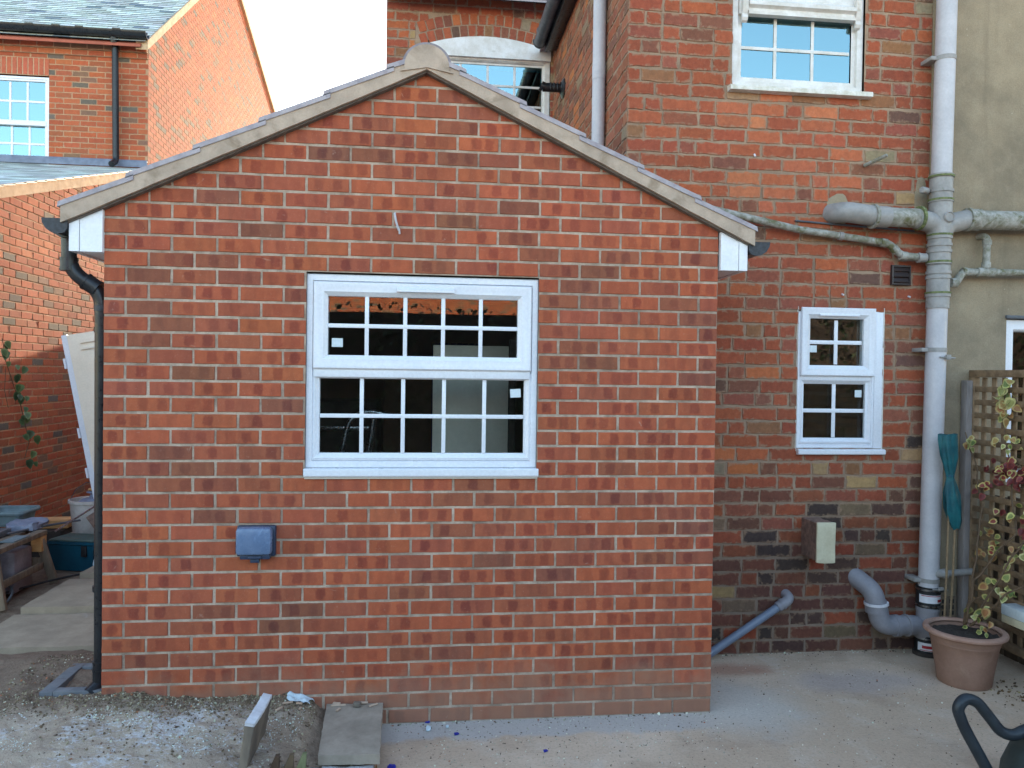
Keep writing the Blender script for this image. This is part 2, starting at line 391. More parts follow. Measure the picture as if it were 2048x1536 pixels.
def concrete_mat():
    t = NT('concrete'); co = t.coord()
    n0 = t.noise(.9, 6, .6, co, .6); n1 = t.noise(5, 6, .65, co, .3); n2 = t.noise(70, 4, .7, co); n3 = t.noise(260, 2, .6, co)
    col = t.mix(t.ramp(n0, .36, .64), S(216,192,168), S(195,170,146))
    col = t.mix(t.ramp(n1, .48, .72, 0, .6), col, S(212,195,177))
    col = t.mix(t.ramp(t.noise(2.2, 5, .6, co), .52, .7, 0, .4), col, S(150,126,106))
    # pale trowelled strip along the new wall and brick dust in the corner
    sp = t.n('ShaderNodeSeparateXYZ'); t.t.links.new(co, sp.inputs[0])
    yy = t.math('ADD', sp.outputs[1], t.math('MULTIPLY', t.math('SUBTRACT', n1, .5), .18))
    strip = t.math('MULTIPLY', t.ramp(t.math('ABSOLUTE', t.math('ADD', yy, .06)), .10, .16, .7, 0), t.ramp(sp.outputs[0], 2.7, 3.1, 1, 0))
    col = t.mix(strip, col, t.mix(n2, S(168,166,166), S(192,190,188)))
    def patch(px, py, rx, ry):
        dx = t.math('DIVIDE', t.math('SUBTRACT', sp.outputs[0], px), rx); dy = t.math('DIVIDE', t.math('SUBTRACT', sp.outputs[1], py), ry)
        d = t.math('SQRT', t.math('ADD', t.math('MULTIPLY', dx, dx), t.math('MULTIPLY', dy, dy)))
        return t.math('ADD', d, t.math('MULTIPLY', t.math('SUBTRACT', n1, .5), 1.3))
    col = t.mix(t.ramp(patch(3.3, .52, .34, .13), .3, 1.0, .55, 0), col, S(164,104,80))
    col = t.mix(t.ramp(patch(3.12, .05, .42, .42), .3, 1.1, .6, 0), col, S(196,192,186))
    col = t.mix(t.ramp(patch(3.9, .3, .5, .2), .3, 1.1, .4, 0), col, S(166,160,166))
    col = t.mix(t.ramp(n2, .42, .78, 0, .35), col, S(110,98,88))
    col = t.mix(t.ramp(n3, .64, .74, 0, .5), col, S(190,184,176))
    t.bump(t.math('ADD', n2, t.math('MULTIPLY', n3, .5)), .5, .006)
    return t.out(col, .9, .25)
m['concrete'] = concrete_mat()

def soil_mat():
    t = NT('frosty_soil'); co = t.coord()
    n0 = t.noise(1.5, 5, .6, co, .5); n1 = t.noise(14, 6, .7, co, .3); n2 = t.noise(90, 4, .7, co)
    col = t.mix(t.ramp(n1, .32, .7), S(130,108,92), S(182,160,138))
    col = t.mix(t.ramp(n0, .42, .62, 0, .6), col, S(176,158,138))
    col = t.mix(t.ramp(n2, .35, .7, 0, .4), col, S(92,78,68))
    sp = t.n('ShaderNodeSeparateXYZ'); t.t.links.new(co, sp.inputs[0])
    near = t.ramp(sp.outputs[1], -.02, -.28, 0, 1)           # rime only lies out from the wall
    col = t.mix(t.ramp(sp.outputs[1], -.22, -.04, 0, .55), col, t.mix(n1, S(88,70,58), S(122,100,84)))   # freshly dug damp earth by the wall
    vst = t.scale(co, 1, 1.6, 1)
    fr = t.math('ADD', t.noise(34, 6, .72, vst, .8), t.math('MULTIPLY', t.math('SUBTRACT', t.noise(3.2, 4, .6, co, .4), .52), 1.1))
    fk = t.math('MULTIPLY', t.ramp(fr, .54, .68, 0, .85), near)
    left = t.ramp(sp.outputs[0], .95, .6, 0, 1)
    fk = t.math('MULTIPLY', fk, left)
    col = t.mix(t.math('MULTIPLY', t.ramp(n0, .3, .6, .3, .6), t.math('MULTIPLY', near, left)), col, S(206,188,168))
    col = t.mix(fk, col, S(212,210,210))
    t.bump(t.math('ADD', n1, t.math('MULTIPLY', n2, .6)), .8, .02)
    return t.out(col, .93, .2)
m['soil'] = soil_mat()

# ------------------------------------------------------------------ brickwork
def clip_poly(poly, clip):
    out = poly
    n = len(clip)
    for i in range(n):
        (ax, ay), (bx, by) = clip[i], clip[(i+1) % n]
        inp = out; out = []
        if not inp: break
        def side(p): return (bx-ax)*(p[1]-ay)-(by-ay)*(p[0]-ax)
        for j in range(len(inp)):
            p, q = inp[j], inp[(j+1) % len(inp)]
            sp, sq = side(p), side(q)
            if sp >= 0: out.append(p)
            if (sp >= 0) != (sq >= 0):
                k = sp/(sp-sq); out.append((p[0]+(q[0]-p[0])*k, p[1]+(q[1]-p[1])*k))
    return out
def area(p):
    return .5*sum(p[i][0]*p[(i+1) % len(p)][1]-p[(i+1) % len(p)][0]*p[i][1] for i in range(len(p)))

def brickwork(name, parent, O, U, N, rows, mats, pal, spots=False, clip=None, holes=(), jit=.0, depth=.006, bev=.003, detail=True, extra=()):
    """rows: list of (z0, z1, [ (a0,a1) bricks ], pitch_gap); all in wall coordinates a (along U) and z."""
    O = Vector(O); U = Vector(U); N = Vector(N); Z = Vector((0,0,1))
    V = []; F = []; MI = []; BC = []; BS = []; BD = []; UV = []
    def pt(a, b, d): v = O+U*a+Z*b+N*d; return (v.x, v.y, v.z)
    def face(idx, mi, c, sp, dm, uvs):
        F.append(idx); MI.append(mi); BC.extend(c); BS.extend(sp); BD.extend(dm); UV.extend(uvs)
    def cut(a0, a1, b0, b1):
        segs = [(a0, a1)]
        zc = (b0+b1)/2
        for (h0, h1, g0, g1) in holes:
            if g0 < zc < g1:
                ns = []
                for (p, q) in segs:
                    if q <= h0 or p >= h1: ns.append((p, q)); continue
                    if p < h0: ns.append((p, h0))
                    if q > h1: ns.append((h1, q))
                segs = ns
        return segs
    def brick(outline, a0, b0, L, H, c, sp):
        if clip: outline = clip_poly(outline, clip)
        if len(outline) < 3 or abs(area(outline)) < 1.5e-4: return
        n = len(outline); cx = sum(p[0] for p in outline)/n; cy = sum(p[1] for p in outline)/n
        ex = max(abs(p[0]-cx) for p in outline); ey = max(abs(p[1]-cy) for p in outline)
        kx = max(0, 1-bev/max(ex, 1e-4)); ky = max(0, 1-bev/max(ey, 1e-4))
        tz = [random.uniform(-1, 1)*.0012 for _ in range(3)] if jit else (0, 0, 0)
        inner = [(cx+(p[0]-cx)*kx, cy+(p[1]-cy)*ky) for p in outline]
        rings = [[(p, -.001) for p in outline], [(p, depth-bev*.8) for p in outline], [(p, depth) for p in inner]] if detail else [[(p, -.001) for p in outline], [(p, depth) for p in outline]]
        base = len(V)
        for rg in rings:
            for (p, d) in rg:
                dd = d+(tz[0]+tz[1]*(p[0]-cx)/max(ex, .01)+tz[2]*(p[1]-cy)/max(ey, .01) if d > 0 else 0)
                V.append(pt(p[0], p[1], dd))
        dm = (L, H, random.random(), 1)
        uvf = lambda p: (p[0]-a0, p[1]-b0)
        for k in range(len(rings)-1):
            for i in range(n):
                j = (i+1) % n
                ps = [rings[k][i][0], rings[k][j][0], rings[k+1][j][0], rings[k+1][i][0]]
                uvs = []
                for p in ps: uvs.extend(uvf(p))
                face([base+k*n+i, base+k*n+j, base+(k+1)*n+j, base+(k+1)*n+i], 0, c, sp, dm, uvs)
        uvs = []
        for p in rings[-1]: uvs.extend(uvf(p[0]))
        face([base+(len(rings)-1)*n+i for i in range(n)], 0, c, sp, dm, uvs)
    def mort(poly):
        if clip: poly = clip_poly(poly, clip)
        if len(poly) < 3 or abs(area(poly)) < 1e-6: return
        b = len(V)
        for p in poly: V.append(pt(p[0], p[1], 0))
        uvs = []
        for p in poly: uvs.extend(p)
        face(list(range(b, b+len(poly))), 1, (.5,.5,.5,1), (0,0,0,0), (1,1,0,1), uvs)
    for (b0, b1, bricks, c0, c1, ra0, ra1) in rows:
        for (p, q) in cut(ra0, ra1, c0, c1): mort([(p, c0), (q, c0), (q, c1), (p, c1)])
        for (a0, a1) in bricks:
            for (p, q) in cut(a0, a1, b0, b1):
                if q-p < .02: continue
                L, H = q-p, b1-b0
                if detail:
                    nx = 4 if L > .14 else 2
                    j = lambda: random.uniform(-jit, jit)
                    ol = [(p+(q-p)*i/nx+(j()*.7), b0+j()) for i in range(nx)]
                    ol += [(q+j(), b0+(b1-b0)*.0+j()), (q+j(), (b0+b1)/2)]
                    ol += [(q-(q-p)*i/nx+(j()*.7), b1+j()) for i in range(nx)]
                    ol += [(p+j(), b1+j()), (p+j(), (b0+b1)/2)]
                else:
                    ol = [(p, b0), (q, b0), (q, b1), (p, b1)]
                c = pal((p+q)/2, (b0+b1)/2, L)
                sp = (0, 0, 0, 0)
                if spots and L > .07:
                    r_ = random.random()
                    s1 = random.uniform(.25, .45)*.2; s2 = s1+random.uniform(.06, .09)
                    k1 = random.choice((.2, .45, .65, .85, 1)); k2 = random.choice((0, .25, .45, .7, .9))
                    if L < .12: s1 = L*.5; k2 = 0
                    sp = (s1, s2, k1, k2)
                brick(ol, p, b0, L, H, c, sp)
    for (ol, c) in extra:
        xs = [p[0] for p in ol]; zs = [p[1] for p in ol]
        brick(ol, min(xs), min(zs), max(xs)-min(xs), max(zs)-min(zs), c, (0,0,0,0))
    me = bpy.data.meshes.new(name); base = LOC.get(parent.name, Vector((0,0,0)))
    me.from_pydata([(v[0]-base.x, v[1]-base.y, v[2]-base.z) for v in V], [], F)
    for x in mats: me.materials.append(x)
    me.polygons.foreach_set('material_index', MI)
    for nm, dat in (('bcol', BC), ('bspot', BS), ('bdim', BD)):
        a = me.attributes.new(nm, 'FLOAT_COLOR', 'FACE'); a.data.foreach_set('color', dat)
    uvl = me.uv_layers.new(name='bk'); uvl.data.foreach_set('uv', UV)
    me.update()
    o = bpy.data.objects.new(name, me); COL.objects.link(o); o.parent = parent
    return o

def stretcher_rows(a0, a1, z0, z1, course, pitch, gap, vgap, parity=0, quoins=True):
    rows = []; k = int(math.floor(z0/course+1e-6)); z = k*course
    while z < z1:
        off = 0 if (k+parity) % 2 else -pitch/2
        br = []; a = a0+off
        while a < a1-.01:
            p, q = max(a, a0), min(a+pitch-gap, a1)
            if q-p > .015:
                e = random.uniform(-.0015, .0015); br.append((p+(0 if p == a0 else e), q+(0 if q == a1 else e)))
            a += pitch
        rows.append((z+vgap/2, z+course-vgap/2, br, z, z+course, a0, a1)); z += course; k += 1
    return rows
def mixed_rows(a0, a1, z0, z1, course, stre, head, gap, vgap, wob=.003):
    rows = []; k = int(math.floor(z0/course+1e-6)); z = k*course
    while z < z1:
        br = []; a = a0
        first = True
        while a < a1-.01:
            ln = stre if random.random() < .66 else head
            if first: ln = (stre, head)[k % 2]*random.choice((1, 1, .8)); first = False
            ln *= random.uniform(.95, 1.05)
            q = a+ln
            if q > a1 or a1-q < .05: q = a1
            br.append((a, q-(gap*random.uniform(.7, 1.3) if q < a1 else 0))); a = q
        w_ = random.uniform(-wob, wob)
        rows.append((z+vgap/2+w_, z+course-vgap/2+w_, br, z, z+course, a0, a1)); z += course; k += 1
    return rows

def wchoice(items):
    t = random.random()*sum(w_ for _, w_ in items)
    for v, w_ in items:
        t -= w_
        if t <= 0: return v
    return items[-1][0]
def vary(c, a=.1, sat=.95):
    g = .3*c[0]+.6*c[1]+.1*c[2]; c = tuple((g+(v-g)*sat)*k for v, k in zip(c[:3], (1.02, 1.06, .92)))
    k = random.uniform(1-a, 1+a); return (min(c[0]*k*random.uniform(.97, 1.03), .9), c[1]*k*random.uniform(.95, 1.05), c[2]*k*random.uniform(.95, 1.05), 1)

P_NEW = [(S(178,91,64), 6), (S(172,88,64), 6), (S(166,88,67), 4), (S(156,86,67), 3), (S(145,85,68), 1.4), (S(136,83,69), .3)]
def pal_new(a, z, L):
    c = vary(wchoice(P_NEW), .07)
    return c
P_OLD = [(S(168,86,62), 6), (S(158,80,60), 6), (S(152,84,70), 3), (S(178,92,62), 1.8), (S(190,106,66), .35), (S(136,84,70), 2), (S(146,100,74), .8), (S(178,142,104), .35), (S(152,132,112), .35), (S(112,80,72), .6)]
P_LOW = [(S(128,78,66), 5), (S(114,74,66), 4), (S(96,70,66), 3), (S(150,84,62), 3), (S(82,66,64), 1.2), (S(166,92,62), .9), (S(126,102,84), 1)]
P_PATCH = [(S(182,98,72), 4), (S(174,90,66), 4), (S(164,86,66), 3), (S(192,112,80), 1.5), (S(172,134,110), .7)]
def pal_old(a, z, L):
    if .645 < a < 1.5 and 2.7 < z < 3.45 and random.random() < .85: return vary(wchoice(P_PATCH), .08)
    k = min(max((1.4-z)/.7, 0), 1)*.75
    return vary(wchoice(P_LOW if random.random() < k else P_OLD), .09)
P_SIDE = [(S(156,88,64), 4), (S(146,84,64), 4), (S(166,100,76), 3), (S(132,88,74), 2), (S(190,108,66), .8), (S(152,124,102), 1.2)]
def pal_side(a, z, L): return vary(wchoice(P_SIDE), .08)
P_NEAR = [(S(184,94,64), 5), (S(174,88,62), 5), (S(168,92,68), 3), (S(188,102,70), 2), (S(112,100,94), 1.5), (S(138,102,86), 1.3)]
def pal_near(a, z, L): return vary(wchoice(P_NEAR), .07)

# ------------------------------------------------------------------ window pieces
def loop_frame(mb, x0, x1, z0, z1, prof, y0):
    """mitred frame: prof = [(inset, y)] from the outer edge inwards"""
    vs = []
    for (i, y) in prof:
        vs += [(x0+i, y0+y, z0+i), (x1-i, y0+y, z0+i), (x1-i, y0+y, z1-i), (x0+i, y0+y, z1-i)]
    fs = []
    for k in range(len(prof)-1):
        for e in range(4):
            f = (e+1) % 4
            fs.append((k*4+e, k*4+f, (k+1)*4+f, (k+1)*4+e))
    mb.add(vs, fs)
def glaze(parent, x0, x1, z0, z1, y, nx, nz, barw=.0195, barmat=None, glass=None, bary=.006):
    g = MB(); g.box(x0-.006, x1+.006, y, y+.022, z0-.006, z1+.006); g.build('pane', glass or m['glass'], parent)
    b = MB()
    zs = [z0+(z1-z0)*k/nz for k in range(1, nz)]
    for k in range(1, nx):
        xx = x0+(x1-x0)*k/nx; b.box(xx-barw/2, xx+barw/2, y-bary, y-.0005, z0, z1, .002)
    for zz in zs:
        b.box(x0, x1, y-bary-.0015, y-.001, zz-barw/2, zz+barw/2, .002)
    b.build('glazing_bars', barmat or m['upvc'], parent)
def room(parent, x0, x1, y0, y1, z0, z1, mat, name='room_interior'):
    r = MB(); v = [(x0,y0,z0),(x1,y0,z0),(x1,y1,z0),(x0,y1,z0),(x0,y0,z1),(x1,y0,z1),(x1,y1,z1),(x0,y1,z1)]
    r.add(v, [(3,2,1,0),(4,5,6,7),(1,2,6,5),(2,3,7,6),(3,0,4,7)]); return r.build(name, mat, parent)

# =================================================================== GROUND
def grid(name, xs, ys, hf, mat, kind='structure', mask=None):
    V = []; F = []
    for y in ys:
        for x in xs: V.append((x, y, hf(x, y)))
    n = len(xs)
    for j in range(len(ys)-1):
        for i in range(n-1):
            if mask and not mask((xs[i]+xs[i+1])/2, (ys[j]+ys[j+1])/2): continue
            F.append((j*n+i, j*n+i+1, (j+1)*n+i+1, (j+1)*n+i))
    me = bpy.data.meshes.new(name); me.from_pydata(V, [], F); me.materials.append(mat); me.shade_smooth(); me.update()
    o = bpy.data.objects.new(name, me); COL.objects.link(o); tag(o, kind=kind); return o
def frange(a, b, st):
    n = max(1, int(round((b-a)/st))); return [a+(b-a)*i/n for i in range(n+1)]
def sstep(a, b, x):
    t = min(max((x-a)/(b-a), 0), 1); return t*t*(3-2*t)
def soil_h(x, y):
    h = .182-.045*min(max(x, 0), 1)-.03*sstep(.9, 1.2, x)
    h -= .10*sstep(.42, .95, y)*sstep(.2, -.2, x)
    h -= .03*sstep(-.1, -.7, y)*sstep(.2, .9, x)
    h -= .05*sstep(.95, 1.03, x)+.12*sstep(1.24, 1.325, x)                       # falls away at the edge of the concrete
    h += .02*sstep(.03, .0, abs(y+.03))*0
    a = 1 if abs(x) < 4 and abs(y) < 7 else 0
    h += a*(.016*noise.noise((x*5, y*5, 1.3))+.012*noise.noise((x*17, y*17, 4.1))+.007*noise.noise((x*45, y*45, 9)))
    h += a*.018*sstep(-.16, -.02, y)*sstep(.08, .0, y)*max(0, noise.noise((x*11, 3.3, 7.7))+.35)
    if not a: h = -.03
    return h
def conc_h(x, y):
    return .004*noise.noise((x*1.4, y*1.4, .2))+.0015*noise.noise((x*9, y*9, 2))-.0 if abs(x) < 9 and abs(y) < 9 else -.02
soil = grid('ground', [-150, -40, -12, -5]+frange(-3, -.5, .05)+frange(-.48, 1.36, .0125)[0:]+[1.4],
            [-150, -40, -10, -4, -1.5]+frange(-1.0, .62, .0125)+frange(.66, 6.2, .05)+[8, 20, 150], soil_h, m['soil'])
conc = grid('concrete_patio', [1.29]+frange(1.34, 5.2, .06)+[6, 9, 20, 150], [-150, -40, -10, -6, -3]+frange(-1.2, .82, .05)+[1.5, 9, 40, 150], conc_h, m['concrete'])

# =================================================================== EXTENSION
W = 2.935; EZ = 2.452; SL = .4785; PX = .2031; CO = .075
ext = empty('brick_extension', (1.4675, 0, 0), 'new single storey extension of orange red brick with a grey tiled gable roof', 'extension')
clipg = [(0, -.2), (W, -.2), (W, EZ+.01), (W/2, EZ+.01+SL*W/2), (0, EZ+.01)]
win_hole = (.912, 2.026, 1.2, 2.175)
brickwork('front_wall', ext, (0, -.006, 0), (1,0,0), (0,-1,0), stretcher_rows(0, W, -.15, 3.2, CO, PX, .0118, .0125),
          [m['brick_new'], m['mortar_new']], pal_new, spots=True, clip=clipg, holes=[win_hole], jit=.0009, depth=.0042, bev=.0022)
YB = 3.5
clips = [(0, -.2), (YB, -.2), (YB, 2.42), (0, 2.42)]
brickwork('side_wall', ext, (.006, YB, 0), (0,-1,0), (-1,0,0), stretcher_rows(0, YB, -.1, 2.4, CO, PX, .0118, .0125),
          [m['brick_new'], m['mortar_new']], pal_new, spots=True, clip=clips, jit=.0009, bev=.0025)
brickwork('side_wall', ext, (W-.006, 0, 0), (0,1,0), (1,0,0), stretcher_rows(0, .75, -.1, 2.4, CO, PX, .0118, .0125),
          [m['brick_new'], m['mortar_new']], pal_new, spots=True, clip=[(0,-.2),(.75,-.2),(.75,2.42),(0,2.42)], jit=.0009, bev=.0025)
# inside: plastered room seen through the window
rr = MB(); X0, X1, Y0, Y1, Z0, Z1 = .12, W-.12, .11, 3.3, .05, 2.4
rr.add([(X0,Y0,Z0),(X1,Y0,Z0),(X1,Y1,Z0),(X0,Y1,Z0),(X0,Y0,Z1),(X1,Y0,Z1),(X1,Y1,Z1),(X0,Y1,Z1)], [(3,2,1,0),(4,5,6,7),(1,2,6,5),(2,3,7,6),(3,0,4,7)])
h0, h1, g0, g1 = .905, 2.03, 1.2, 2.17
for (a, b, c, d) in ((X0, h0, Z0, Z1), (h1, X1, Z0, Z1), (h0, h1, Z0, g0), (h0, h1, g1, Z1)):
    rr.add([(a,Y0,c),(b,Y0,c),(b,Y0,d),(a,Y0,d)], [(0,1,2,3)])
for (p, q) in (((h0,g0),(h1,g0)), ((h1,g0),(h1,g1)), ((h1,g1),(h0,g1)), ((h0,g1),(h0,g0))):
    rr.add([(p[0],.02,p[1]),(q[0],.02,q[1]),(q[0],Y0,q[1]),(p[0],Y0,p[1])], [(0,1,2,3)])
rr.build('room_interior', m['room'], ext)
# roof
def zr(x): return EZ+SL*(x if x < W/2 else W-x)
rf = MB()
NT_ = 6
eaveL = -.182; run = W/2-eaveL; st = run/(NT_-.35)
ang = math.atan(SL)
for side in (0, 1):
    for k in range(NT_):
        xa = eaveL+st*k-.0; xb = min(xa+st*1.12, W/2-.005)
        if xb-xa < .05: continue
        lift0, lift1 = .088, .066
        pts = [(xa, zr(xa)+lift0-.024), (xb, zr(xb)+lift1-.024), (xb, zr(xb)+lift1), (xa+.004, zr(xa)+lift0)]
        if side: pts = [(W-p[0], p[1]) for p in reversed(pts)]
        # every course is made of separate interlocking tiles along the roof
        y = -.066
        while y < YB:
            y2 = min(y+.3, YB)
            rf.prism(pts, 'y', y, y2-.003)
            y = y2
roof = rf.build('roof', m['tile'], ext)
vm = MB(); uc = MB()
for side in (0, 1):
    top = []; bot = []
    n = 40
    for i in range(n+1):
        x = eaveL+.012+(W/2-eaveL-.012)*i/n
        kk = ((x-eaveL)/st) % 1.0
        zt = zr(x)+.064-.016*kk+.004*noise.noise((x*14, side*5, 0))
        top.append((x, zt)); bot.append((x, zr(x)-.012+.003*noise.noise((x*9, 3+side, 0))))
    for i in range(n):
        q = [bot[i], bot[i+1], top[i+1], top[i]]
        if side: q = [(W-p[0], p[1]) for p in q]
        yo = -.060-.003*noise.noise((q[0][0]*6, 1, 1))
        vm.prism(q, 'y', yo, .03)
    q = [(eaveL+.03, zr(eaveL+.03)-.022), (W/2, zr(W/2)-.022), (W/2, zr(W/2)-.0125), (eaveL+.03, zr(eaveL+.03)-.0125)]
    if side: q = [(W-p[0], p[1]) for p in reversed(q)]
    uc.prism(q, 'y', -.043, .03)
vm.build('verge_mortar', m['verge'], roof, smooth=25)
uc.build('undercloak', m['undercloak'], roof)
rg = MB(); n = 22; rad = .119; zc = zr(W/2)-.004
y = -.058
while y < YB:
    y2 = min(y+.44, YB); vs = []; fs = []
    for (yy, rr_) in ((y, rad), (y2-.004, rad-.004)):
        for k in range(n+1):
            a = pi*k/n*1.08-.04*pi; vs.append((W/2+rr_*cos(a), yy, zc+rr_*sin(a)))
        for k in range(n+1):
            a = pi*k/n*1.08-.04*pi; vs.append((W/2+(rr_-.014)*cos(a), yy, zc+(rr_-.014)*sin(a)))
    q = n+1
    for k in range(n):
        fs.append((k, k+1, 2*q+k+1, 2*q+k)); fs.append((q+k, 3*q+k, 3*q+k+1, q+k+1)); fs.append((k, q+k, q+k+1, k+1)); fs.append((2*q+k, 2*q+k+1, 3*q+k+1, 3*q+k))
    rg.add(vs, fs); y = y2
rg.build('ridge_tile', m['ridge'], roof)
rc = MB(); pl = [(W/2+(rad-.013)*cos(pi*k/20*1.08-.04*pi), zc+(rad-.013)*sin(pi*k/20*1.08-.04*pi)) for k in range(21)]
pl = pl[:]+[(W/2-.125, zr(W/2-.125)+.03), (W/2, zr(W/2)-.006), (W/2+.125, zr(W/2+.125)+.03)]
rc.prism(pl, 'y', -.067, .05); rc.build('ridge_mortar', m['verge'], roof, smooth=25)
# boxed eaves, fascias, gutters
for side in (0, 1):
    fb = MB(); mx = (lambda x: W-x) if side else (lambda x: x)
    x0, x1 = -.143, .0 if not side else -.006
    def P(*pp): return [(mx(a), b) for a, b in (pp if not side else reversed(pp))]
    fb.prism(P((x0+.045, 2.236), (x1+.0, 2.236), (x1+.0, zr(0)-.015), (x0+.045, zr(x0+.045)-.015)), 'y', -.03, .0)
    fb.prism(P((x0, 2.236), (x0+.043, 2.236), (x0+.043, zr(x0+.043)-.015), (x0, zr(x0)-.012)), 'y', -.034, .0)
    fb.build('soffit_box_end', m['upvc'], ext)
    fl = MB(); fl.prism(P((x0, 2.236), (x0+.02, 2.236), (x0+.02, 2.37), (x0, 2.37)), 'y', .001, YB)
    fl.prism(P((x0+.021, 2.24), (x1-.002, 2.24), (x1-.002, 2.252), (x0+.021, 2.252)), 'y', .001, YB)
    fl.build('fascia', m['upvc'], ext)
    g = MB(); prof = []
    cx = -.2; zt = 2.378
    outer = [(-.252, zt), (-.248, zt-.02), (-.234, zt-.042), (-.212, zt-.058), (-.186, zt-.064), (-.16, zt-.058), (-.148, zt-.04), (-.147, zt)]
    inner = [(a+(.006 if a < -.2 else -.006 if a > -.16 else 0), b+(.006 if b < zt-.01 else 0)) for a, b in outer]
    ring = outer+list(reversed(inner)); ring = [(mx(a), b) for a, b in ring]
    g.prism(ring if not side else list(reversed(ring)), 'y', -.035, YB-.1)
    cap = [(mx(a), b) for a, b in [(-.256, zt+.003), (-.252, zt-.02), (-.237, zt-.045), (-.213, zt-.062), (-.186, zt-.068), (-.158, zt-.061), (-.146, zt-.042), (-.146, zt+.003)]]
    gut = g.build('gutter', m['black'], ext)
    c = MB(); c.prism(cap if not side else list(reversed(cap)), 'y', -.048, -.0355); c.build('end_cap', m['frost_black'], gut)
    o_ = MB()
    if not side: o_.prism([(-.262, zt+.004), (-.262, zt-.02), (-.24, zt-.052), (-.21, zt-.07), (-.15, zt-.07), (-.145, zt+.004)], 'y', .03, .12); o_.build('outlet', m['black'], gut)
# main window
wf = MB(); loop_frame(wf, .910, 2.028, 1.241, 2.168, [(0,.06),(0,.0),(.004,-.004),(.030,-.004),(.034,.012),(.06,.012)], .012)
wf.box(.945, 1.99, .006, .06, 1.676, 1.722, .004)
win = wf.build('window', m['upvc'], ext)
sh = MB(); loop_frame(sh, .945, 1.992, 1.716, 2.131, [(0,.05),(0,-.016),(.005,-.021),(.012,-.021),(.024,-.017),(.046,-.017),(.066,.004),(.066,.05)], .012); sh.build('opening_sash', m['upvc'], win)
lb = MB(); loop_frame(lb, .940, 1.998, 1.276, 1.704, [(0,.03),(0,.006),(.012,.0),(.034,.022),(.034,.04)], .012); lb.build('glazing_bead', m['upvc'], win)
glaze(win, 1.011, 1.927, 1.781, 2.066, .022, 5, 2)
glaze(win, .975, 1.965, 1.309, 1.671, .034, 5, 2)
tv = MB(); tv.prism([(-.013, 2.089), (-.026, 2.089), (-.026, 2.099), (-.012, 2.112), (-.004, 2.112), (-.004, 2.089)], 'x', 1.338, 1.612); tv.build('trickle_vent', m['upvc'], win)
sl_ = MB(); sl_.prism([(.05, 1.241), (-.026, 1.2385), (-.031, 1.234), (-.031, 1.207), (-.026, 1.2), (-.02, 1.2), (-.02, 1.21), (.05, 1.21)], 'x', .909, 2.033); sl_.build('sill', m['upvc'], win)
s2 = MB(); s2.box(.912, 2.03, -.022, -.0065, 1.19, 1.1995, .002); s2.build('sill_underside_trim', simple('oak_strip', S(196,186,172), rough=.7), win)
stk = MB()
for (x, z, a) in ((1.055, 1.842, 0), (1.922, 1.607, -.06)):
    stk = MB(); mt = Matrix.Translation((x, .0215 if z > 1.7 else .0335, z)) @ Matrix.Rotation(a, 4, 'Y'); stk.box(-.026, .026, -.001, 0, -.021, .021, 0, 0, mt); stk.build('sticker', m['sticker'], win)

# =================================================================== OLD BRICK HOUSE
XW = 2.66; YH = .77; XR = 4.602; CP = .0845
hs = empty('brick_house', (3.6, YH, 0), 'old weathered red brick house with a rear wing and white georgian style windows', 'house')
wl = (3.757, 4.318, 1.23, 2.15); wu = (3.305, 4.156, 3.44, 4.75)
top_clip = [(0, -.1), (XR-XW, -.1), (XR-XW, 5.75), (0, 4.82)]
H = lambda h: (h[0]-XW, h[1]-XW, h[2], h[3])
brickwork('wing_wall', hs, (XW, YH, 0), (1,0,0), (0,-1,0), mixed_rows(0, XR-XW, -.09, 5.8, CP, .218, .108, .012, .0125),
          [m['brick_old'], m['mortar_old']], pal_old, clip=top_clip, holes=[H(wl), H(wu)], jit=.0048, depth=.005, bev=.003)
YC = 3.55
brickwork('wing_side_wall', hs, (XW, YC, 0), (0,-1,0), (-1,0,0), mixed_rows(0, YC-YH, 1.69, 4.75, CP, .218, .108, .012, .0125),
          [m['brick_old'], m['mortar_old']], pal_side, clip=[(0,1.7),(YC-YH,1.7),(YC-YH,4.78),(0,4.78)], jit=.0048, depth=.005, bev=.003)
# back wall with an arched opening
XC = 1.08; wc0, wc1 = 1.437, 2.63; acx, zend, rise = (wc0+wc1)/2, 4.775, .105
hc = (wc1-wc0)/2; RA = (hc*hc+rise*rise)/(2*rise); acz = zend+rise-RA
extra = []
for ring in (0, 1):
    r0 = RA+.004+ring*.112; r1 = r0+.102
    a_end = math.asin(min(1, (hc+.03)/RA)); nb = 17
    for k in range(nb):
        a0 = -a_end+2*a_end*(k+.07)/nb; a1 = -a_end+2*a_end*(k+.93)/nb
        if ring: a0 += a_end/nb*.6; a1 += a_end/nb*.6
        ol = [(acx-XC+r0*sin(a0), acz+r0*cos(a0)), (acx-XC+r0*sin(a1), acz+r0*cos(a1)), (acx-XC+r1*sin(a1), acz+r1*cos(a1)), (acx-XC+r1*sin(a0), acz+r1*cos(a0))]
        if ol[1][0] < XW-XC-.005: extra.append((ol, vary(wchoice(P_OLD), .09)))
holesC = [(wc0-XC, wc1-XC, 3.3, zend+.02)]
rowsC = mixed_rows(0, XW-XC, 3.12, 5.45, CP, .218, .108, .012, .0125)
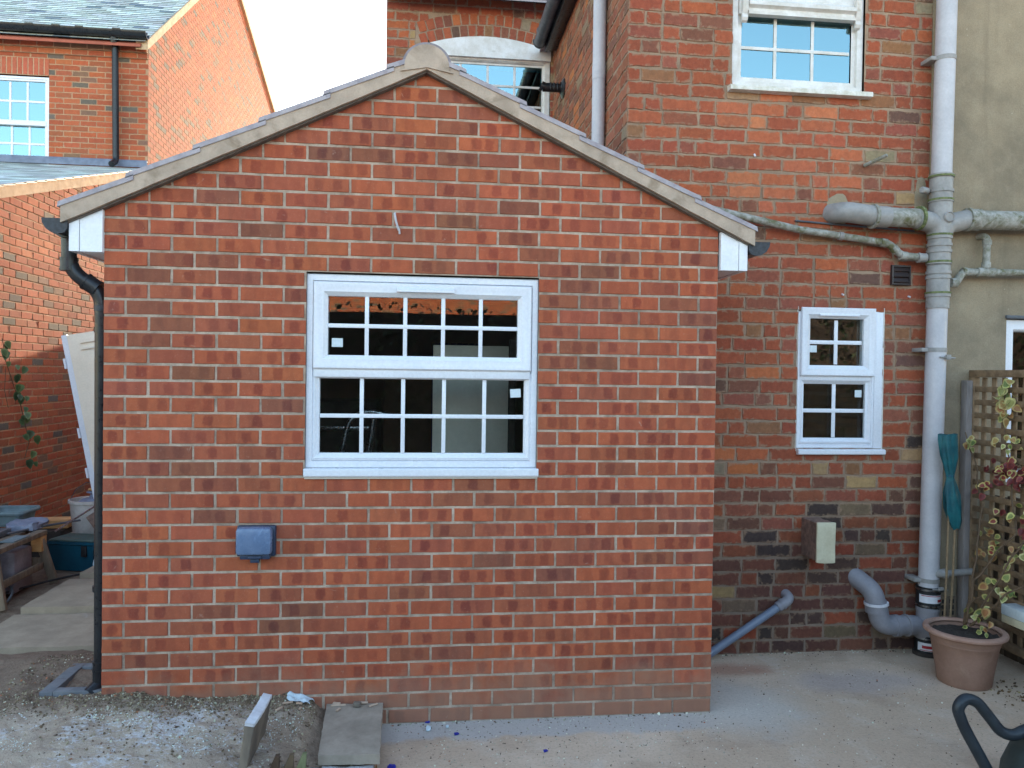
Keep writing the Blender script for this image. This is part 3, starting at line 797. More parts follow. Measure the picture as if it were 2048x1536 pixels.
# leave room for the arch rings
rr2 = []
for (b0, b1, br, c0, c1, ra0, ra1) in rowsC:
    nb = []
    for (p, q) in br:
        keep = [(p, q)]
        zc_ = (b0+b1)/2
        for rl, side in ((RA+.228, 1),):
            dz = zc_-acz
            if zc_ > zend-.02 and dz < rl:
                half = math.sqrt(max(rl*rl-dz*dz, 0)); lo, hi = acx-XC-min(half, hc+.09), acx-XC+min(half, hc+.09)
                ns = []
                for (a, b) in keep:
                    if b <= lo or a >= hi: ns.append((a, b)); continue
                    if a < lo: ns.append((a, lo))
                    if b > hi: ns.append((hi, b))
                keep = ns
        nb += keep
    rr2.append((b0, b1, nb, c0, c1, ra0, ra1))
brickwork('rear_wall', hs, (XC, YC, 0), (1,0,0), (0,-1,0), rr2, [m['brick_old'], m['mortar_old']], pal_old, clip=[(0,3.1),(XW-XC,3.1),(XW-XC,5.4),(0,5.4)], holes=holesC, jit=.0035, depth=.005, bev=.003, extra=extra)
cw = MB(); cw.box(XC+.012, 5.2, YC+1.3, YC+5.5, 0, 5.4); cw.box(XC+.012, XC+.2, YC+.012, YC+1.299, 0, 5.4); cw.box(XC+.201, 5.2, YC+.1, YC+1.299, 4.9, 5.4); cw.box(XC+.201, 5.2, YC+.1, YC+1.299, 0, 3.2); cw.box(XW+.02, XR-.02, YC-.2, YC+.01, 0, 4.7); cw.build('core_wall', m['brick_new'] if False else simple('plain_brick', S(150,92,74), S(130,84,72), rough=.9, sc_=20, bump=.3), hs)
# wing roof, main roof, eaves
r_ = MB()
for k in range(8):
    xa = XW-.14+k*.27; xb = xa+.3; z0_ = 4.80+(xa-XW)*.48; z1_ = 4.80+(xb-XW)*.48
    r_.prism([(xa, z0_+.03), (xb, z1_), (xb, z1_+.02), (xa, z0_+.05)], 'y', YH-.05, YC)
for k in range(16):
    ya = YC-.22+k*.2; yb = ya+.23; z0_ = 5.27+(ya-YC)*.75; z1_ = 5.27+(yb-YC)*.75
    r_.prism([(ya, z0_+.03), (yb, z1_), (yb, z1_+.02), (ya, z0_+.05)], 'x', XC-.08, 5.2)
r_.prism([(YC+2.7, 7.4), (YC+5.7, 5.2), (YC+5.7, 5.16), (YC+2.7, 7.36)], 'x', XC-.08, 5.2)
r_.prism([(YC+.02, 5.38), (YC+2.8, 7.36), (YC+5.45, 5.38)], 'x', XC+.01, 5.2)
hroof = r_.build('roof', m['tile'], hs)
fb = MB(); fb.box(XC-.06, XW-.001, YC-.14, YC-.004, 5.235, 5.25, .003); fb.box(XC-.06, XW, YC-.16, YC-.141, 5.16, 5.3, .003)
fb.box(XW-.11, XW-.09, YH-.02, YC-.17, 4.70, 4.80, .003); fb.box(XW-.089, XW-.004, YH-.02, YC-.17, 4.715, 4.73, .003)
fb.build('fascia', m['black'], hs)
def half_gutter(mb, a, b, r, n=12):
    A, B = Vector(a), Vector(b); d = (B-A).normalized(); s_ = d.cross(Vector((0,0,1))).normalized()
    vs = []; fs = []
    for P_ in (A, B):
        for k in range(n+1):
            an = pi+pi*k/n; vs.append(P_+s_*cos(an)*r+Vector((0,0,1))*sin(an)*r)
        for k in range(n+1):
            an = pi+pi*k/n; vs.append(P_+s_*cos(an)*(r-.005)+Vector((0,0,1))*sin(an)*(r-.005))
    q = n+1
    for k in range(n):
        fs += [(k, k+1, 2*q+k+1, 2*q+k), (q+k, 3*q+k, 3*q+k+1, q+k+1), (k, q+k, q+k+1, k+1), (2*q+k, 2*q+k+1, 3*q+k+1, 3*q+k)]
    fs += [(0, 2*q, 3*q, q), (n, q+n, 3*q+n, 2*q+n)]
    mb.add(vs, fs)
g = MB(); half_gutter(g, (XC-.05, YC-.22, 5.24), (XW-.02, YC-.22, 5.225), .058); g.build('gutter', m['black'], hs)
g = MB(); half_gutter(g, (XW-.165, YH-.1, 4.80), (XW-.165, YC-.2, 4.785), .056)
for yy in (1.2, 2.35, 3.1):
    half_gutter(g, (XW-.165, yy, 4.797), (XW-.165, yy+.06, 4.797), .061)
gg = g.build('gutter', m['gutter_grey'], hs)
g = MB(); g.prism([(XW-.228, 4.80), (XW-.226, 4.775), (XW-.205, 4.742), (XW-.165, 4.724), (XW-.125, 4.742), (XW-.104, 4.775), (XW-.102, 4.80)], 'y', YC-.199, YC-.17)
g.build('end_cap', m['black'], gg)
for (cx_, cz_, rx_, rz_) in ((4.0, 2.745, .085, .11), (4.545, 2.80, .05, .17)):
    a = MB(); n_ = 26; vs = [(cx_, YH-.009, cz_)]; fs = []
    for ring_ in (.6, .93, 1.0):
        for k in range(n_):
            an = 2*pi*k/n_; q_ = ring_*(1+.22*noise.noise((cos(an)*1.6, sin(an)*1.6, cx_)))
            vs.append((cx_+rx_*cos(an)*q_, YH-(.0085 if ring_ < .9 else .006 if ring_ < 1 else -.003), cz_+rz_*sin(an)*q_))
    for k in range(n_):
        fs.append((0, 1+k, 1+(k+1) % n_))
        for i in (0, 1): fs.append((1+i*n_+k, 1+(i+1)*n_+k, 1+(i+1)*n_+(k+1) % n_, 1+i*n_+(k+1) % n_))
    a.add(vs, fs); a.build('cement_patch', m['render'], hs)
# lower window
wy = YH+.004
wf = MB(); loop_frame(wf, 3.757, 4.262, 1.268, 2.148, [(0,.07),(0,.0),(.003,-.004),(.016,-.004),(.02,.01),(.05,.01)], wy)
wf.box(4.262, 4.316, wy-.006, wy+.07, 1.268, 2.150, .003)
wf.box(3.775, 4.245, wy-.004, wy+.05, 1.688, 1.728, .004)
lw = wf.build('window', m['upvc'], hs)
sh = MB(); loop_frame(sh, 3.773, 4.258, 1.716, 2.138, [(0,.05),(0,-.018),(.005,-.023),(.012,-.023),(.024,-.019),(.042,-.019),(.066,.002),(.066,.05)], wy); sh.build('opening_sash', m['upvc'], lw)
lb = MB(); loop_frame(lb, 3.775, 4.252, 1.296, 1.70, [(0,.03),(0,.004),(.012,-.002),(.034,.02),(.034,.04)], wy); lb.build('glazing_bead', m['upvc'], lw)
glaze(lw, 3.845, 4.186, 1.788, 2.062, wy+.02, 2, 2, .024)
glaze(lw, 3.81, 4.217, 1.332, 1.668, wy+.03, 2, 2, .024)
tv = MB(); tv.prism([(wy-.016, 2.087), (wy-.028, 2.087), (wy-.028, 2.094), (wy-.012, 2.106), (wy-.006, 2.106), (wy-.006, 2.087)], 'x', 3.89, 4.145); tv.build('trickle_vent', m['upvc'], lw)
s_ = MB(); s_.prism([(wy+.05, 1.268), (wy-.034, 1.262), (wy-.04, 1.257), (wy-.04, 1.236), (wy-.034, 1.23), (wy+.05, 1.23)], 'x', 3.757, 4.326); s_.build('sill', m['upvc'], lw)
stk = MB(); stk.box(3.848, 3.893, wy+.0185, wy+.0195, 1.862, 1.905); stk.build('sticker', m['sticker'], lw)
stk = MB(); stk.box(4.155, 4.2, wy+.0285, wy+.0295, 1.585, 1.63); stk.build('sticker', m['sticker'], lw)
sealant = simple('sealant', S(222,216,208), rough=.8, bump=.3)
for xx in (3.7545, 4.3185):                  # squeezed-out sealant along the jambs
    gt = MB(); n_ = 44; vs = []; fs = []
    for i in range(n_+1):
        z = 1.25+.893*i/n_; q_ = .003+.0045*abs(noise.noise((z*26, xx*9, 0)))+.004*abs(noise.noise((z*9, xx, 5)))
        vs += [(xx-q_, YH+.001, z), (xx, YH-.007-q_*.4, z), (xx+q_, YH+.001, z)]
    for i in range(n_): fs += [(3*i, 3*i+1, 3*i+4, 3*i+3), (3*i+1, 3*i+2, 3*i+5, 3*i+4), (3*i+2, 3*i, 3*i+3, 3*i+5)]
    fs += [(0, 2, 1), (3*n_, 3*n_+1, 3*n_+2)]
    gt.add(vs, fs); gt.build('sealant', sealant, lw)
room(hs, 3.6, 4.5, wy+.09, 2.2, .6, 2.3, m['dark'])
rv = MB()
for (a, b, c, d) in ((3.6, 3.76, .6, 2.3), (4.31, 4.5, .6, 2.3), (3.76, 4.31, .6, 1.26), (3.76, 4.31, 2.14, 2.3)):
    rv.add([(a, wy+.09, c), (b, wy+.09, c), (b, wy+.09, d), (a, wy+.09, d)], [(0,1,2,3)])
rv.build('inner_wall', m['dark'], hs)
# upper window
wy = YH+.03
wf = MB(); loop_frame(wf, 3.305, 4.156, 3.47, 4.75, [(0,.07),(0,-.01),(.004,-.014),(.04,-.014),(.044,.004),(.07,.004)], wy)
wf.box(3.35, 4.11, wy-.02, wy+.05, 3.915, 4.075, .003)
uw = wf.build('window', m['upvc_old'], hs)
hd = MB(); hd.prism([(wy-.02, 3.90), (wy-.05, 3.905), (wy-.052, 3.922), (wy-.036, 3.93), (wy-.036, 3.946), (wy-.06, 3.958), (wy-.06, 3.98), (wy-.03, 3.996), (wy-.02, 4.01)], 'x', 3.40, 4.085)
for xx in (3.362, 4.088):
    hd.prism([(wy-.02, 3.86), (wy-.036, 3.868), (wy-.045, 3.885), (wy-.035, 3.91), (wy-.05, 3.935), (wy-.055, 4.7), (wy-.02, 4.7)], 'x', xx, xx+.034)
hd.build('sash_horn', m['upvc_old'], uw)
glaze(uw, 3.352, 4.076, 3.533, 3.908, wy+.012, 3, 2, .02, m['upvc_old'], m['glass_sky'])
glaze(uw, 3.40, 4.085, 4.075, 4.68, wy+.0, 3, 2, .02, m['upvc_old'], m['glass_sky'])
s_ = MB(); s_.prism([(wy+.03, 3.475), (wy-.08, 3.462), (wy-.085, 3.452), (wy-.085, 3.432), (wy-.03, 3.43), (wy+.03, 3.43)], 'x', 3.278, 4.186)
s_.build('sill', simple('mossy_sill', S(226,222,214), S(196,190,172), rough=.7, sc_=18, bump=.2, dirt=S(124,116,76), dirt_amt=.22), uw)
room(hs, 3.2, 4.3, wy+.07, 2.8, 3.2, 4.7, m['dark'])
ct = MB()
for (xa, xb) in ((3.33, 3.42), (4.02, 4.10)):
    nn = 8
    for i in range(nn):
        a = xa+(xb-xa)*i/nn; ct.box(a, a+(xb-xa)/nn, wy+.1+(.012 if i % 2 else 0), wy+.115+(.012 if i % 2 else 0), 3.5, 4.7, .003)
ct.build('curtain', m['curtain'], hs)
# arched window of the rear wall
wy = YC+.05
wf = MB(); pr = [(wc0, zend-.07)]+[(wc1, zend-.07)]
arc = [(acx+RA*sin(a), acz+RA*cos(a)) for a in [math.asin(hc/RA)*(1-2*i/16) for i in range(17)]]
wf.prism([(wc0, zend-.09), (wc1, zend-.09)]+arc, 'y', YC-.014, wy+.03)
loop_frame(wf, wc0, wc1, 3.6, zend-.06, [(0,.07),(0,-.02),(.004,-.024),(.05,-.024),(.06,.0),(.075,.002),(.075,.04)], wy)
wf.box(wc0+.05, wc1-.05, wy-.034, wy-.02, zend-.105, zend-.085, .003)
aw = wf.build('window', m['upvc_old'], hs)
glaze(aw, wc0+.08, wc1-.08, 3.7, zend-.14, wy+.01, 4, 5, .022, m['upvc_old'], m['glass_sky'])
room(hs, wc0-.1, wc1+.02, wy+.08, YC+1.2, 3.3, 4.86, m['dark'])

# =================================================================== RENDERED HOUSE on the right
rh = empty('rendered_house', (6.2, .76, 0), 'neighbouring house faced in grey brown sand and cement render', 'house')
a = MB(); rx0, rx1 = 5.146, 6.1; rz0, rz1 = 1.05, 2.115
for (x0, x1, z0, z1) in ((XR+.001, rx0, -.05, 6.2), (rx1, 9.5, -.05, 6.2), (rx0, rx1, -.05, rz0), (rx0, rx1, rz1, 6.2)):
    a.box(x0, x1, YH-.004, YH+.28, z0, z1)
a.box(XR+.02, 9.5, YH+.6, 6, 0, 6.1)
a.build('rendered_wall', m['render'], rh)
wf = MB(); loop_frame(wf, rx0, rx1, rz0, rz1-.022, [(0,.09),(0,.02),(.004,.014),(.062,.014),(.074,.03),(.074,.06)], YH)
rw = wf.build('window', m['upvc'], rh)
hd = MB(); hd.box(rx0-.01, rx1+.01, YH-.02, YH+.05, rz1-.018, rz1+.002, .003); hd.build('head_drip', m['gutter_grey'], rw)
glaze(rw, rx0+.075, rx1-.075, rz0+.075, rz1-.1, YH+.05, 1, 1)
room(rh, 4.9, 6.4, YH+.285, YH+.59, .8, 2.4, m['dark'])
r_ = MB(); r_.prism([(YH-.3, 6.1), (YH+2.6, 8.0), (YH+5.5, 6.1)], 'x', XR+.02, 9.7); r_.build('roof', m['tile'], rh)

# =================================================================== NEIGHBOUR'S HOUSE on the left
XL = -2.2; YU = 6.93
nh = empty('neighbour_house', (-4, YU, 0), 'sunlit modern red brick house with a frosted slate roof behind the extension', 'house')
nw = (-4.6, -3.428, 4.31, 5.475); ns_ = (-4.62, -3.41, 5.503, 5.735)
A0 = -5.6
rowsN = stretcher_rows(0, XL-A0, 3.9, 5.86, .0715, .205, .0115, .0115)
ex = []
xx = -4.6
while xx < -3.44:
    ol = [(xx-A0+.004, 5.497), (xx-A0+.058, 5.497), (xx-A0+.058, 5.715), (xx-A0+.004, 5.715)]
    ex.append((ol, vary(S(190,98,76), .06))); xx += .0655
brickwork('front_wall', nh, (A0, YU, 0), (1,0,0), (0,-1,0), rowsN, [m['brick_near'], m['mortar_near']], pal_near,
          holes=[(nw[0]-A0, nw[1]-A0, 4.3, 5.49)], jit=0, depth=.004, detail=False,
          clip=None)
sd_ = MB()
sw = brickwork('window_lintel', nh, (A0, YU-.006, 0), (1,0,0), (0,-1,0), [(5.49, 5.49, [], 5.49, 5.722, nw[0]-A0, nw[1]-A0)], [m['brick_near'], m['mortar_near']], pal_near, extra=ex, jit=0, depth=.004, bev=.003)
for (z0, z1, yo) in ((5.775, 5.845, .03), (5.85, 5.93, .055)):
    brickwork('corbel_course', nh, (A0, YU-yo, 0), (1,0,0), (0,-1,0), stretcher_rows(0, XL-A0+.03, z0-.001, z1, z1-z0, .205, .0115, .0115) and [(z0+.004, z1-.004, [(k*.205, k*.205+.194) for k in range(16)]+[(3.28, XL-A0)], z0, z1, 0, XL-A0)], [m['brick_near'], m['mortar_near']], pal_near, jit=0, depth=.004, detail=False)
    c = MB(); c.box(A0, XL-.001, YU-yo+.001, YU-.0005, z0, z1); c.build('corbel_core', m['mortar_near'], nh)
gz = lambda y: min(6.10+.765*(y-7.08), 8.92-.317*(y-11.875))
gab = [(0, 3.6), (12, 3.6), (12, gz(YU+12)-.03), (11.06-YU, gz(11.06)-.03), (0, gz(YU)-.03)]
brickwork('gable_wall', nh, (XL, YU, 0), (0,1,0), (1,0,0), stretcher_rows(0, 12, 3.65, 9.2, .0715, .205, .0115, .0115), [m['brick_near'], m['mortar_near']], pal_near, clip=gab, jit=0, depth=.004, detail=False)
v = MB()
for (ya, yb) in ((YU-.16, 11.06), (11.06, YU+12)):
    n_ = 1
    q = [(ya, gz(ya)-.02), (yb, gz(yb)-.02), (yb, gz(yb)+.10), (ya, gz(ya)+.10)]
    v.prism(q, 'x', XL-.1, XL+.05)
v.build('verge_mortar', m['timber'] if False else simple('verge_pale', S(206,176,140), S(186,156,124), rough=.9, sc_=9, bump=.3), nh)
# frosted slates, laid as overlapping courses
rs = MB(); ds = Vector((0, 1, .765)).normalized(); nn_ = Vector((0, -.765, 1)).normalized()
o0 = Vector((0, YU-.2, gz(YU-.2)+.09))
for k in range(46):
    base = o0+ds*(k*.1)
    x = -5.7-(k % 2)*.1
    while x < XL+.02:
        x2 = min(x+.2, XL+.03)
        c = random.uniform(.7, 1); col = vary(S(190*c+40, 200*c+34, 210*c+30), .06) if random.random() < .93 else vary(S(120,130,144), .1)
        lift = .0125+random.uniform(0, .0025)
        a_ = base+nn_*lift; b_ = base+ds*.13+nn_*.006
        th = nn_*-.007
        P4 = [Vector((x+.002, a_.y, a_.z)), Vector((x2-.002, a_.y, a_.z)), Vector((x2-.002, b_.y, b_.z)), Vector((x+.002, b_.y, b_.z))]
        vs = [p for p in P4]+[p+th for p in P4]
        rs.add(vs, [(0,1,2,3)], 0, col)
        rs.add([P4[0], P4[1], P4[1]+th*.8, P4[0]+th*.8], [(0,1,2,3)], 0, vary(S(62,70,84), .12))
        x = x2
nroof = rs.build('roof', m['slate'], nh, smooth=10)
bb = MB(); bb.prism([(YU-.2, gz(YU-.2)+.06), (11.06, gz(11.06)+.06), (YU+12, gz(YU+12)+.06), (YU+12, 3), (YU+.1, 3), (YU+.1, gz(YU)-.02), (YU-.2, gz(YU-.2)+.03)], 'x', -9, XL-.03)
bb.build('core_wall', simple('plain_red_brick', S(180,100,78), S(160,92,74), rough=.9), nh)
g = MB(); half_gutter(g, (-5.7, YU-.2, 6.06), (XL+.06, YU-.2, 6.04), .075, 14); g.box(-5.7, XL+.03, YU-.13, YU-.1, 5.93, 6.08, .003)
for xx in (-2.55, -3.0, -3.28, -3.6): half_gutter(g, (xx, YU-.2, 6.055), (xx+.1, YU-.2, 6.055), .081, 14)
g.add([(XL+.06, YU-.275, 6.04)], []) if False else None
ng = g.build('gutter', m['black'], nh)
g = MB(); g.tube(bend([(-2.575, YU-.17, 5.99), (-2.57, YU-.12, 5.9), (-2.557, YU-.105, 4.40), (-2.575, YU-.2, 4.335)], .05), .04, 16); nd = g.build('downpipe', m['black'], nh)
g = MB(); g.lathe((-2.57, YU-.15, 5.9), [(.045,0),(.06,.06),(.06,.1)], 16); g.build('hopper', m['black'], nd)
wy = YU+.02
wf = MB(); loop_frame(wf, nw[0], nw[1], nw[2], nw[3], [(0,.07),(0,-.01),(.004,-.015),(.03,-.015),(.034,-.004),(.055,-.004),(.06,.01)], wy); wf.box(nw[0]+.03, nw[1]-.03, wy-.022, wy+.04, 4.842, 4.907, .004)
nwin = wf.build('window', m['upvc'], nh)
glaze(nwin, -4.55, -3.492, 4.91, 5.405, wy+.012, 5, 2, .028, None, m['glass_sky'])
glaze(nwin, -4.55, -3.47, 4.388, 4.84, wy+.03, 5, 2, .028, None, m['glass_sky'])
bl = MB()
for k in range(26):
    z = 4.37+k*.041; bl.bar((-4.56, wy+.09, z), (-3.46, wy+.09, z), .03, .002, (0,-.75,.66), 0)
bl.build('blind', m['blind'], nwin)
room(nh, -4.7, -3.35, wy+.075, YU+.6, 4.2, 5.55, m['dark'])

an = empty('single_storey_annex', (-3, 4.5, 0), 'low red brick lean to with a slated roof along the left side passage', 'annex')
az = lambda y: 3.20+.30*(y-3.391)
brickwork('side_wall', an, (XL, 1.6, 0), (0,1,0), (1,0,0), stretcher_rows(0, YU-1.6, -.05, 4.3, .0715, .205, .0115, .0115), [m['brick_near'], m['mortar_near']], pal_near,
          clip=[(0,-.1),(YU-1.6,-.1),(YU-1.6, az(YU)-.03),(0, az(1.6)-.03)], jit=.0012, depth=.005, bev=.002, smear=None) if False else \
brickwork('side_wall', an, (XL, 1.6, 0), (0,1,0), (1,0,0), stretcher_rows(0, YU-1.6, -.05, 4.3, .0715, .205, .0115, .0115), [m['brick_near'], m['mortar_near']], pal_near,
          clip=[(0,-.1),(YU-1.6,-.1),(YU-1.6, az(YU)-.03),(0, az(1.6)-.03)], jit=.0012, depth=.005, bev=.002)
c = MB(); c.prism([(1.61, -.05), (YU-.02, -.05), (YU-.02, az(YU)-.05), (1.61, az(1.61)-.05)], 'x', -6, XL-.004); c.build('core_wall', bpy.data.materials['plain_red_brick'], an)
v = MB(); v.prism([(1.4, az(1.4)-.03), (YU-.03, az(YU-.03)-.03), (YU-.03, az(YU-.03)+.075), (1.4, az(1.4)+.075)], 'x', XL-.08, XL+.04); v.build('verge_mortar', bpy.data.materials['verge_pale'], an)
rs = MB()
k = 0
while True:
    ya = 1.4+k*.19; yb = ya+.24
    if ya > YU-.1: break
    yb = min(yb, YU-.01)
    x = -6.0-(k % 2)*.12
    while x < XL+.05:
        x2 = min(x+.25, XL+.055)
        c = random.uniform(.6, 1); col = vary(S(170*c+60, 182*c+54, 196*c+48), .08)
        za, zb = az(ya)+.0895, az(yb)+.0865
        rs.add([(x+.002, ya, za), (x2-.002, ya, za), (x2-.002, yb, zb), (x+.002, yb, zb), (x+.002, ya, za-.009), (x2-.002, ya, za-.009), (x2-.002, yb, zb-.018), (x+.002, yb, zb-.018)],
               [(0,1,2,3)], 0, col)
        n0 = len(rs.v)-8
        for f in ((0,4,5,1), (1,5,6,2)):
            rs.f.append([n0+i for i in f]); rs.m.append(0); rs.at[len(rs.f)-1] = vary(S(70,72,80), .1)
        x = x2
    k += 1
rs.build('roof', m['slate'], an, smooth=10)
l = MB(); l.prism([(YU-.03, az(YU-.03)+.10), (YU-.006, az(YU)+.10), (YU-.006, 4.45), (YU-.012, 4.45), (YU-.022, az(YU)+.16)], 'x', -6, XL-.0); l.build('lead_flashing', m['lead'], an)

# =================================================================== PIPES
def ring(mb, c, ax, r, l, n=20, mi=0):
    c = Vector(c); ax = Vector(ax).normalized(); mb.tube([c-ax*l/2, c+ax*l/2], r, n, True, mi)
# black downpipe beside the extension
dp = empty('downpipe', (-.04, .085, .2), 'black downpipe with a swan neck at the left corner of the new extension', 'downpipe')
a = MB(); a.tube(bend([(-.19, .075, 2.335), (-.188, .075, 2.16), (-.046, .085, 2.065), (-.042, .085, 1.9), (-.036, .085, .235)], .075, 8), .0335, 20); dpp = a.build('pipe', m['black'], dp)
a = MB(); ring(a, (-.1885, .075, 2.185), (0,0,1), .039, .055); ring(a, (-.1885, .075, 2.215), (0,0,1), .041, .008); ring(a, (-.1885, .075, 2.165), (0,0,1), .041, .008)
a.build('pipe_collar', m['black'], dp)
a = MB(); d_ = Vector((.142, .01, -.095)).normalized(); c_ = Vector((-.088, .082, 2.093))
ring(a, c_, d_, .0395, .06); ring(a, c_+d_*.03, d_, .042, .009); ring(a, c_-d_*.03, d_, .042, .009); a.build('pipe_collar', m['black'], dp)
for z in (1.985, 1.885, .66):
    a = MB(); ring(a, (-.04, .085, z), (0,0,1), .0385, .026); a.box(-.02, .003, .06, .11, z-.012, z+.012, .003); a.build('bracket', m['frost_black'] if z > 1.9 else m['black'], dp)
a = MB(); a.tube([(-.036, .085, .31), (-.036, .085, .215)], .039, 20); ring(a, (-.036, .085, .31), (0,0,1), .041, .008); ring(a, (-.036, .085, .27), (0,0,1), .041, .008); a.tube(bend([(-.036, .085, .235), (-.037, .083, .2), (-.07, .03, .17)], .04), .036, 16); a.build('shoe', m['black'], dp)

# soil stack in the corner
def px_(z): return 4.583+.0118*z
PYC = .676
sp = empty('soil_pipe', (px_(0), PYC, 0), 'tall pale grey soil stack with cross branches between old brick and rendered wall', 'soil pipe')
a = MB(); a.tube([(px_(2.95), PYC, 2.95), (px_(7), PYC, 7)], .0585, 28); a.tube([(px_(.40), PYC, .40), (px_(2.16), PYC, 2.16)], .0585, 28); a.build('pipe', m['pvc'], sp)
def coupling(z0, z1, mat, lips=(), r=.0655):
    a = MB(); a.tube([(px_(z0), PYC, z0), (px_(z1), PYC, z1)], r, 28)
    for z in lips: ring(a, (px_(z), PYC, z), (0,0,1), r+.006, .018, 28)
    return a.build('coupling', mat, sp)
c1 = coupling(2.76, 2.965, m['pvc_dark'], (2.95, 2.86, 2.80))
c2 = coupling(2.40, 2.60, m['pvc_dark'], (2.575, 2.53, 2.49, 2.42))
c3 = coupling(2.14, 2.41, m['pvc_dark'], (2.36, 2.33, 2.22))
for (z, pr_) in ((2.948, c1), (2.805, c1), (2.59, c2), (2.425, c2), (2.235, c3)):
    a = MB(); ring(a, (px_(z), PYC, z), (0,0,1), .0735, .012, 28); a.build('seal_ring', m['algae'], pr_)
# cross branch with swept arms and an access cap
a = MB(); zc_ = 2.69
a.tube([(px_(2.57), PYC, 2.57), (px_(2.80), PYC, 2.80)], .066, 28)
a.tube(bend([(px_(2.56), PYC, 2.56), (px_(2.64)-.03, PYC, 2.66), (4.45, PYC-.01, 2.688)], .12, 8), .061, 28)
a.tube(bend([(px_(2.56), PYC, 2.56), (px_(2.64)+.03, PYC, 2.66), (4.80, PYC, 2.694)], .12, 8), .061, 28)
br_ = a.build('cross_branch', m['pvc_dark'], sp)
a = MB(); a.lathe((px_(2.69)+.012, PYC-.058, 2.692), [(.034,0),(.034,.012),(.028,.018),(.025,.012),(.0,.012)], 24, (0,-1,0)); a.build('access_cap', m['pvc_dark'], br_)
a = MB(); a.lathe((px_(2.69)-.09, PYC-.0, 2.86), [(.02,0),(.02,.05),(.015,.055),(0,.055)], 16, (-.9,-.4,0)); a.build('boss_plug', m['pvc_dark'], c1)
a = MB(); a.tube([(4.46, PYC-.01, 2.688), (4.16, PYC-.01, 2.69)], .058, 28); a.build('branch_pipe', m['pvc_moss'], sp)
a = MB(); a.tube(bend([(4.20, PYC-.01, 2.69), (3.99, PYC-.01, 2.712), (3.955, .80, 2.722)], .10, 10), .061, 28); ring(a, (4.215, PYC-.01, 2.689), (1,0,-.03), .064, .10); lb_ = a.build('branch_bend', m['pvc_dark'], sp)
for x in (4.17, 4.47):
    a = MB(); ring(a, (x, PYC-.01, 2.689), (1,0,0), .0735, .017, 28); a.build('seal_ring', m['algae'] if x > 4.3 else m['pvc_moss'], lb_)
a = MB(); a.tube([(4.82, PYC, 2.694), (6.6, PYC, 2.715)], .0585, 28); a.build('branch_pipe', m['pvc_moss'], sp)
a = MB(); ring(a, (4.795, PYC, 2.694), (1,0,0), .072, .02, 28); ring(a, (4.865, PYC, 2.694), (1,0,0), .067, .012, 28); ring(a, (4.83, PYC, 2.694), (1,0,0), .0655, .07, 28); a.build('coupling', m['pvc_moss'], sp)
for z in (3.67, 1.885, .465):
    a = MB(); ring(a, (px_(z), PYC, z), (0,0,1), .0615, .026, 28)
    a.box(px_(z)-.10, px_(z)-.045, PYC-.012, YH, z-.012, z+.012, .003)
    if z < 2: a.tube([(px_(z)-.02, PYC-.068, z-.045), (px_(z)+.085, PYC-.06, z-.05)], .005, 8); a.box(px_(z)+.02, px_(z)+.05, PYC-.075, PYC-.06, z-.06, z-.03, .002)
    a.build('bracket', m['pvc_dark'], sp)
for (z0, z1) in ((.30, .425), (.005, .125)):
    a = MB(); a.tube([(px_(z0), PYC, z0), (px_(z1), PYC, z1)], .069, 28); fc = a.build('rubber_coupling', m['rubber'], sp)
    a = MB(); zz = z0+.045
    vs = []; fs = []; n_ = 14
    for k in range(n_+1):
        an = -pi*.93+pi*.86*k/n_
        for z in (zz-.012, zz+.038): vs.append((px_(zz)+.0702*cos(an), PYC+.0702*sin(an), z))
    for k in range(n_): fs.append((2*k, 2*k+2, 2*k+3, 2*k+1))
    a.add(vs, fs); a.build('label', m['label_white'], fc)
    a = MB(); vs = []; fs = []
    for (k0, k1, zA, zB) in ((8, 12, zz-.004, zz+.012), (1, 13, zz+.03, zz+.0345)) if z0 > .1 else ((2, 10, zz+.004, zz+.022), (1, 13, zz-.009, zz-.005)):
        b0 = len(vs)
        for k in range(k0, k1+1):
            an = -pi*.93+pi*.86*k/n_
            for z in (zA, zB): vs.append((px_(zz)+.0712*cos(an), PYC+.0712*sin(an), z))
        for k in range(k1-k0): fs.append((b0+2*k, b0+2*k+2, b0+2*k+3, b0+2*k+1))
    a.add(vs, fs); a.build('label_print', m['label_red'], fc)
    for z in (z0+.012, z1-.014):
        a = MB(); ring(a, (px_(z), PYC, z), (0,0,1), .0715, .011, 28); a.box(px_(z)+.02, px_(z)+.05, PYC-.075, PYC-.06, z-.007, z+.007, .002); a.build('hose_clamp', m['steel'], fc)
a = MB(); a.tube([(px_(.1), PYC, .1), (px_(.33), PYC, .33)], .064, 28); ring(a, (px_(.285), PYC, .285), (0,0,1), .069, .02, 28)
a.tube(bend([(px_(.13), PYC, .12), (4.52, PYC-.004, .185), (4.36, PYC-.01, .187)], .1, 8), .06, 28); a.build('tee_branch', m['pvc_elbow'], sp)
a = MB(); a.tube(bend([(4.40, PYC-.01, .187), (4.27, PYC-.012, .195), (4.24, PYC-.008, .34)], .1, 10), .06, 28); ring(a, (4.37, PYC-.01, .187), (1,0,0), .066, .03, 28); ring(a, (4.44, PYC-.01, .187), (1,0,0), .066, .014, 28)
ring(a, (4.242, PYC-.009, .30), (-.08,0,1), .0655, .05, 28); a.build('pan_bend', m['pvc_elbow'], sp)
a = MB(); a.tube(bend([(4.243, PYC-.009, .30), (4.225, PYC, .40), (4.16, .80, .47)], .12, 10), .0585, 28); pb = a.build('pan_bend', m['pvc_elbow'], sp)
a = MB(); ring(a, (4.2415, PYC-.009, .327), (-.08,0,1), .071, .014, 28); a.build('seal_ring', m['label_white'], pb)
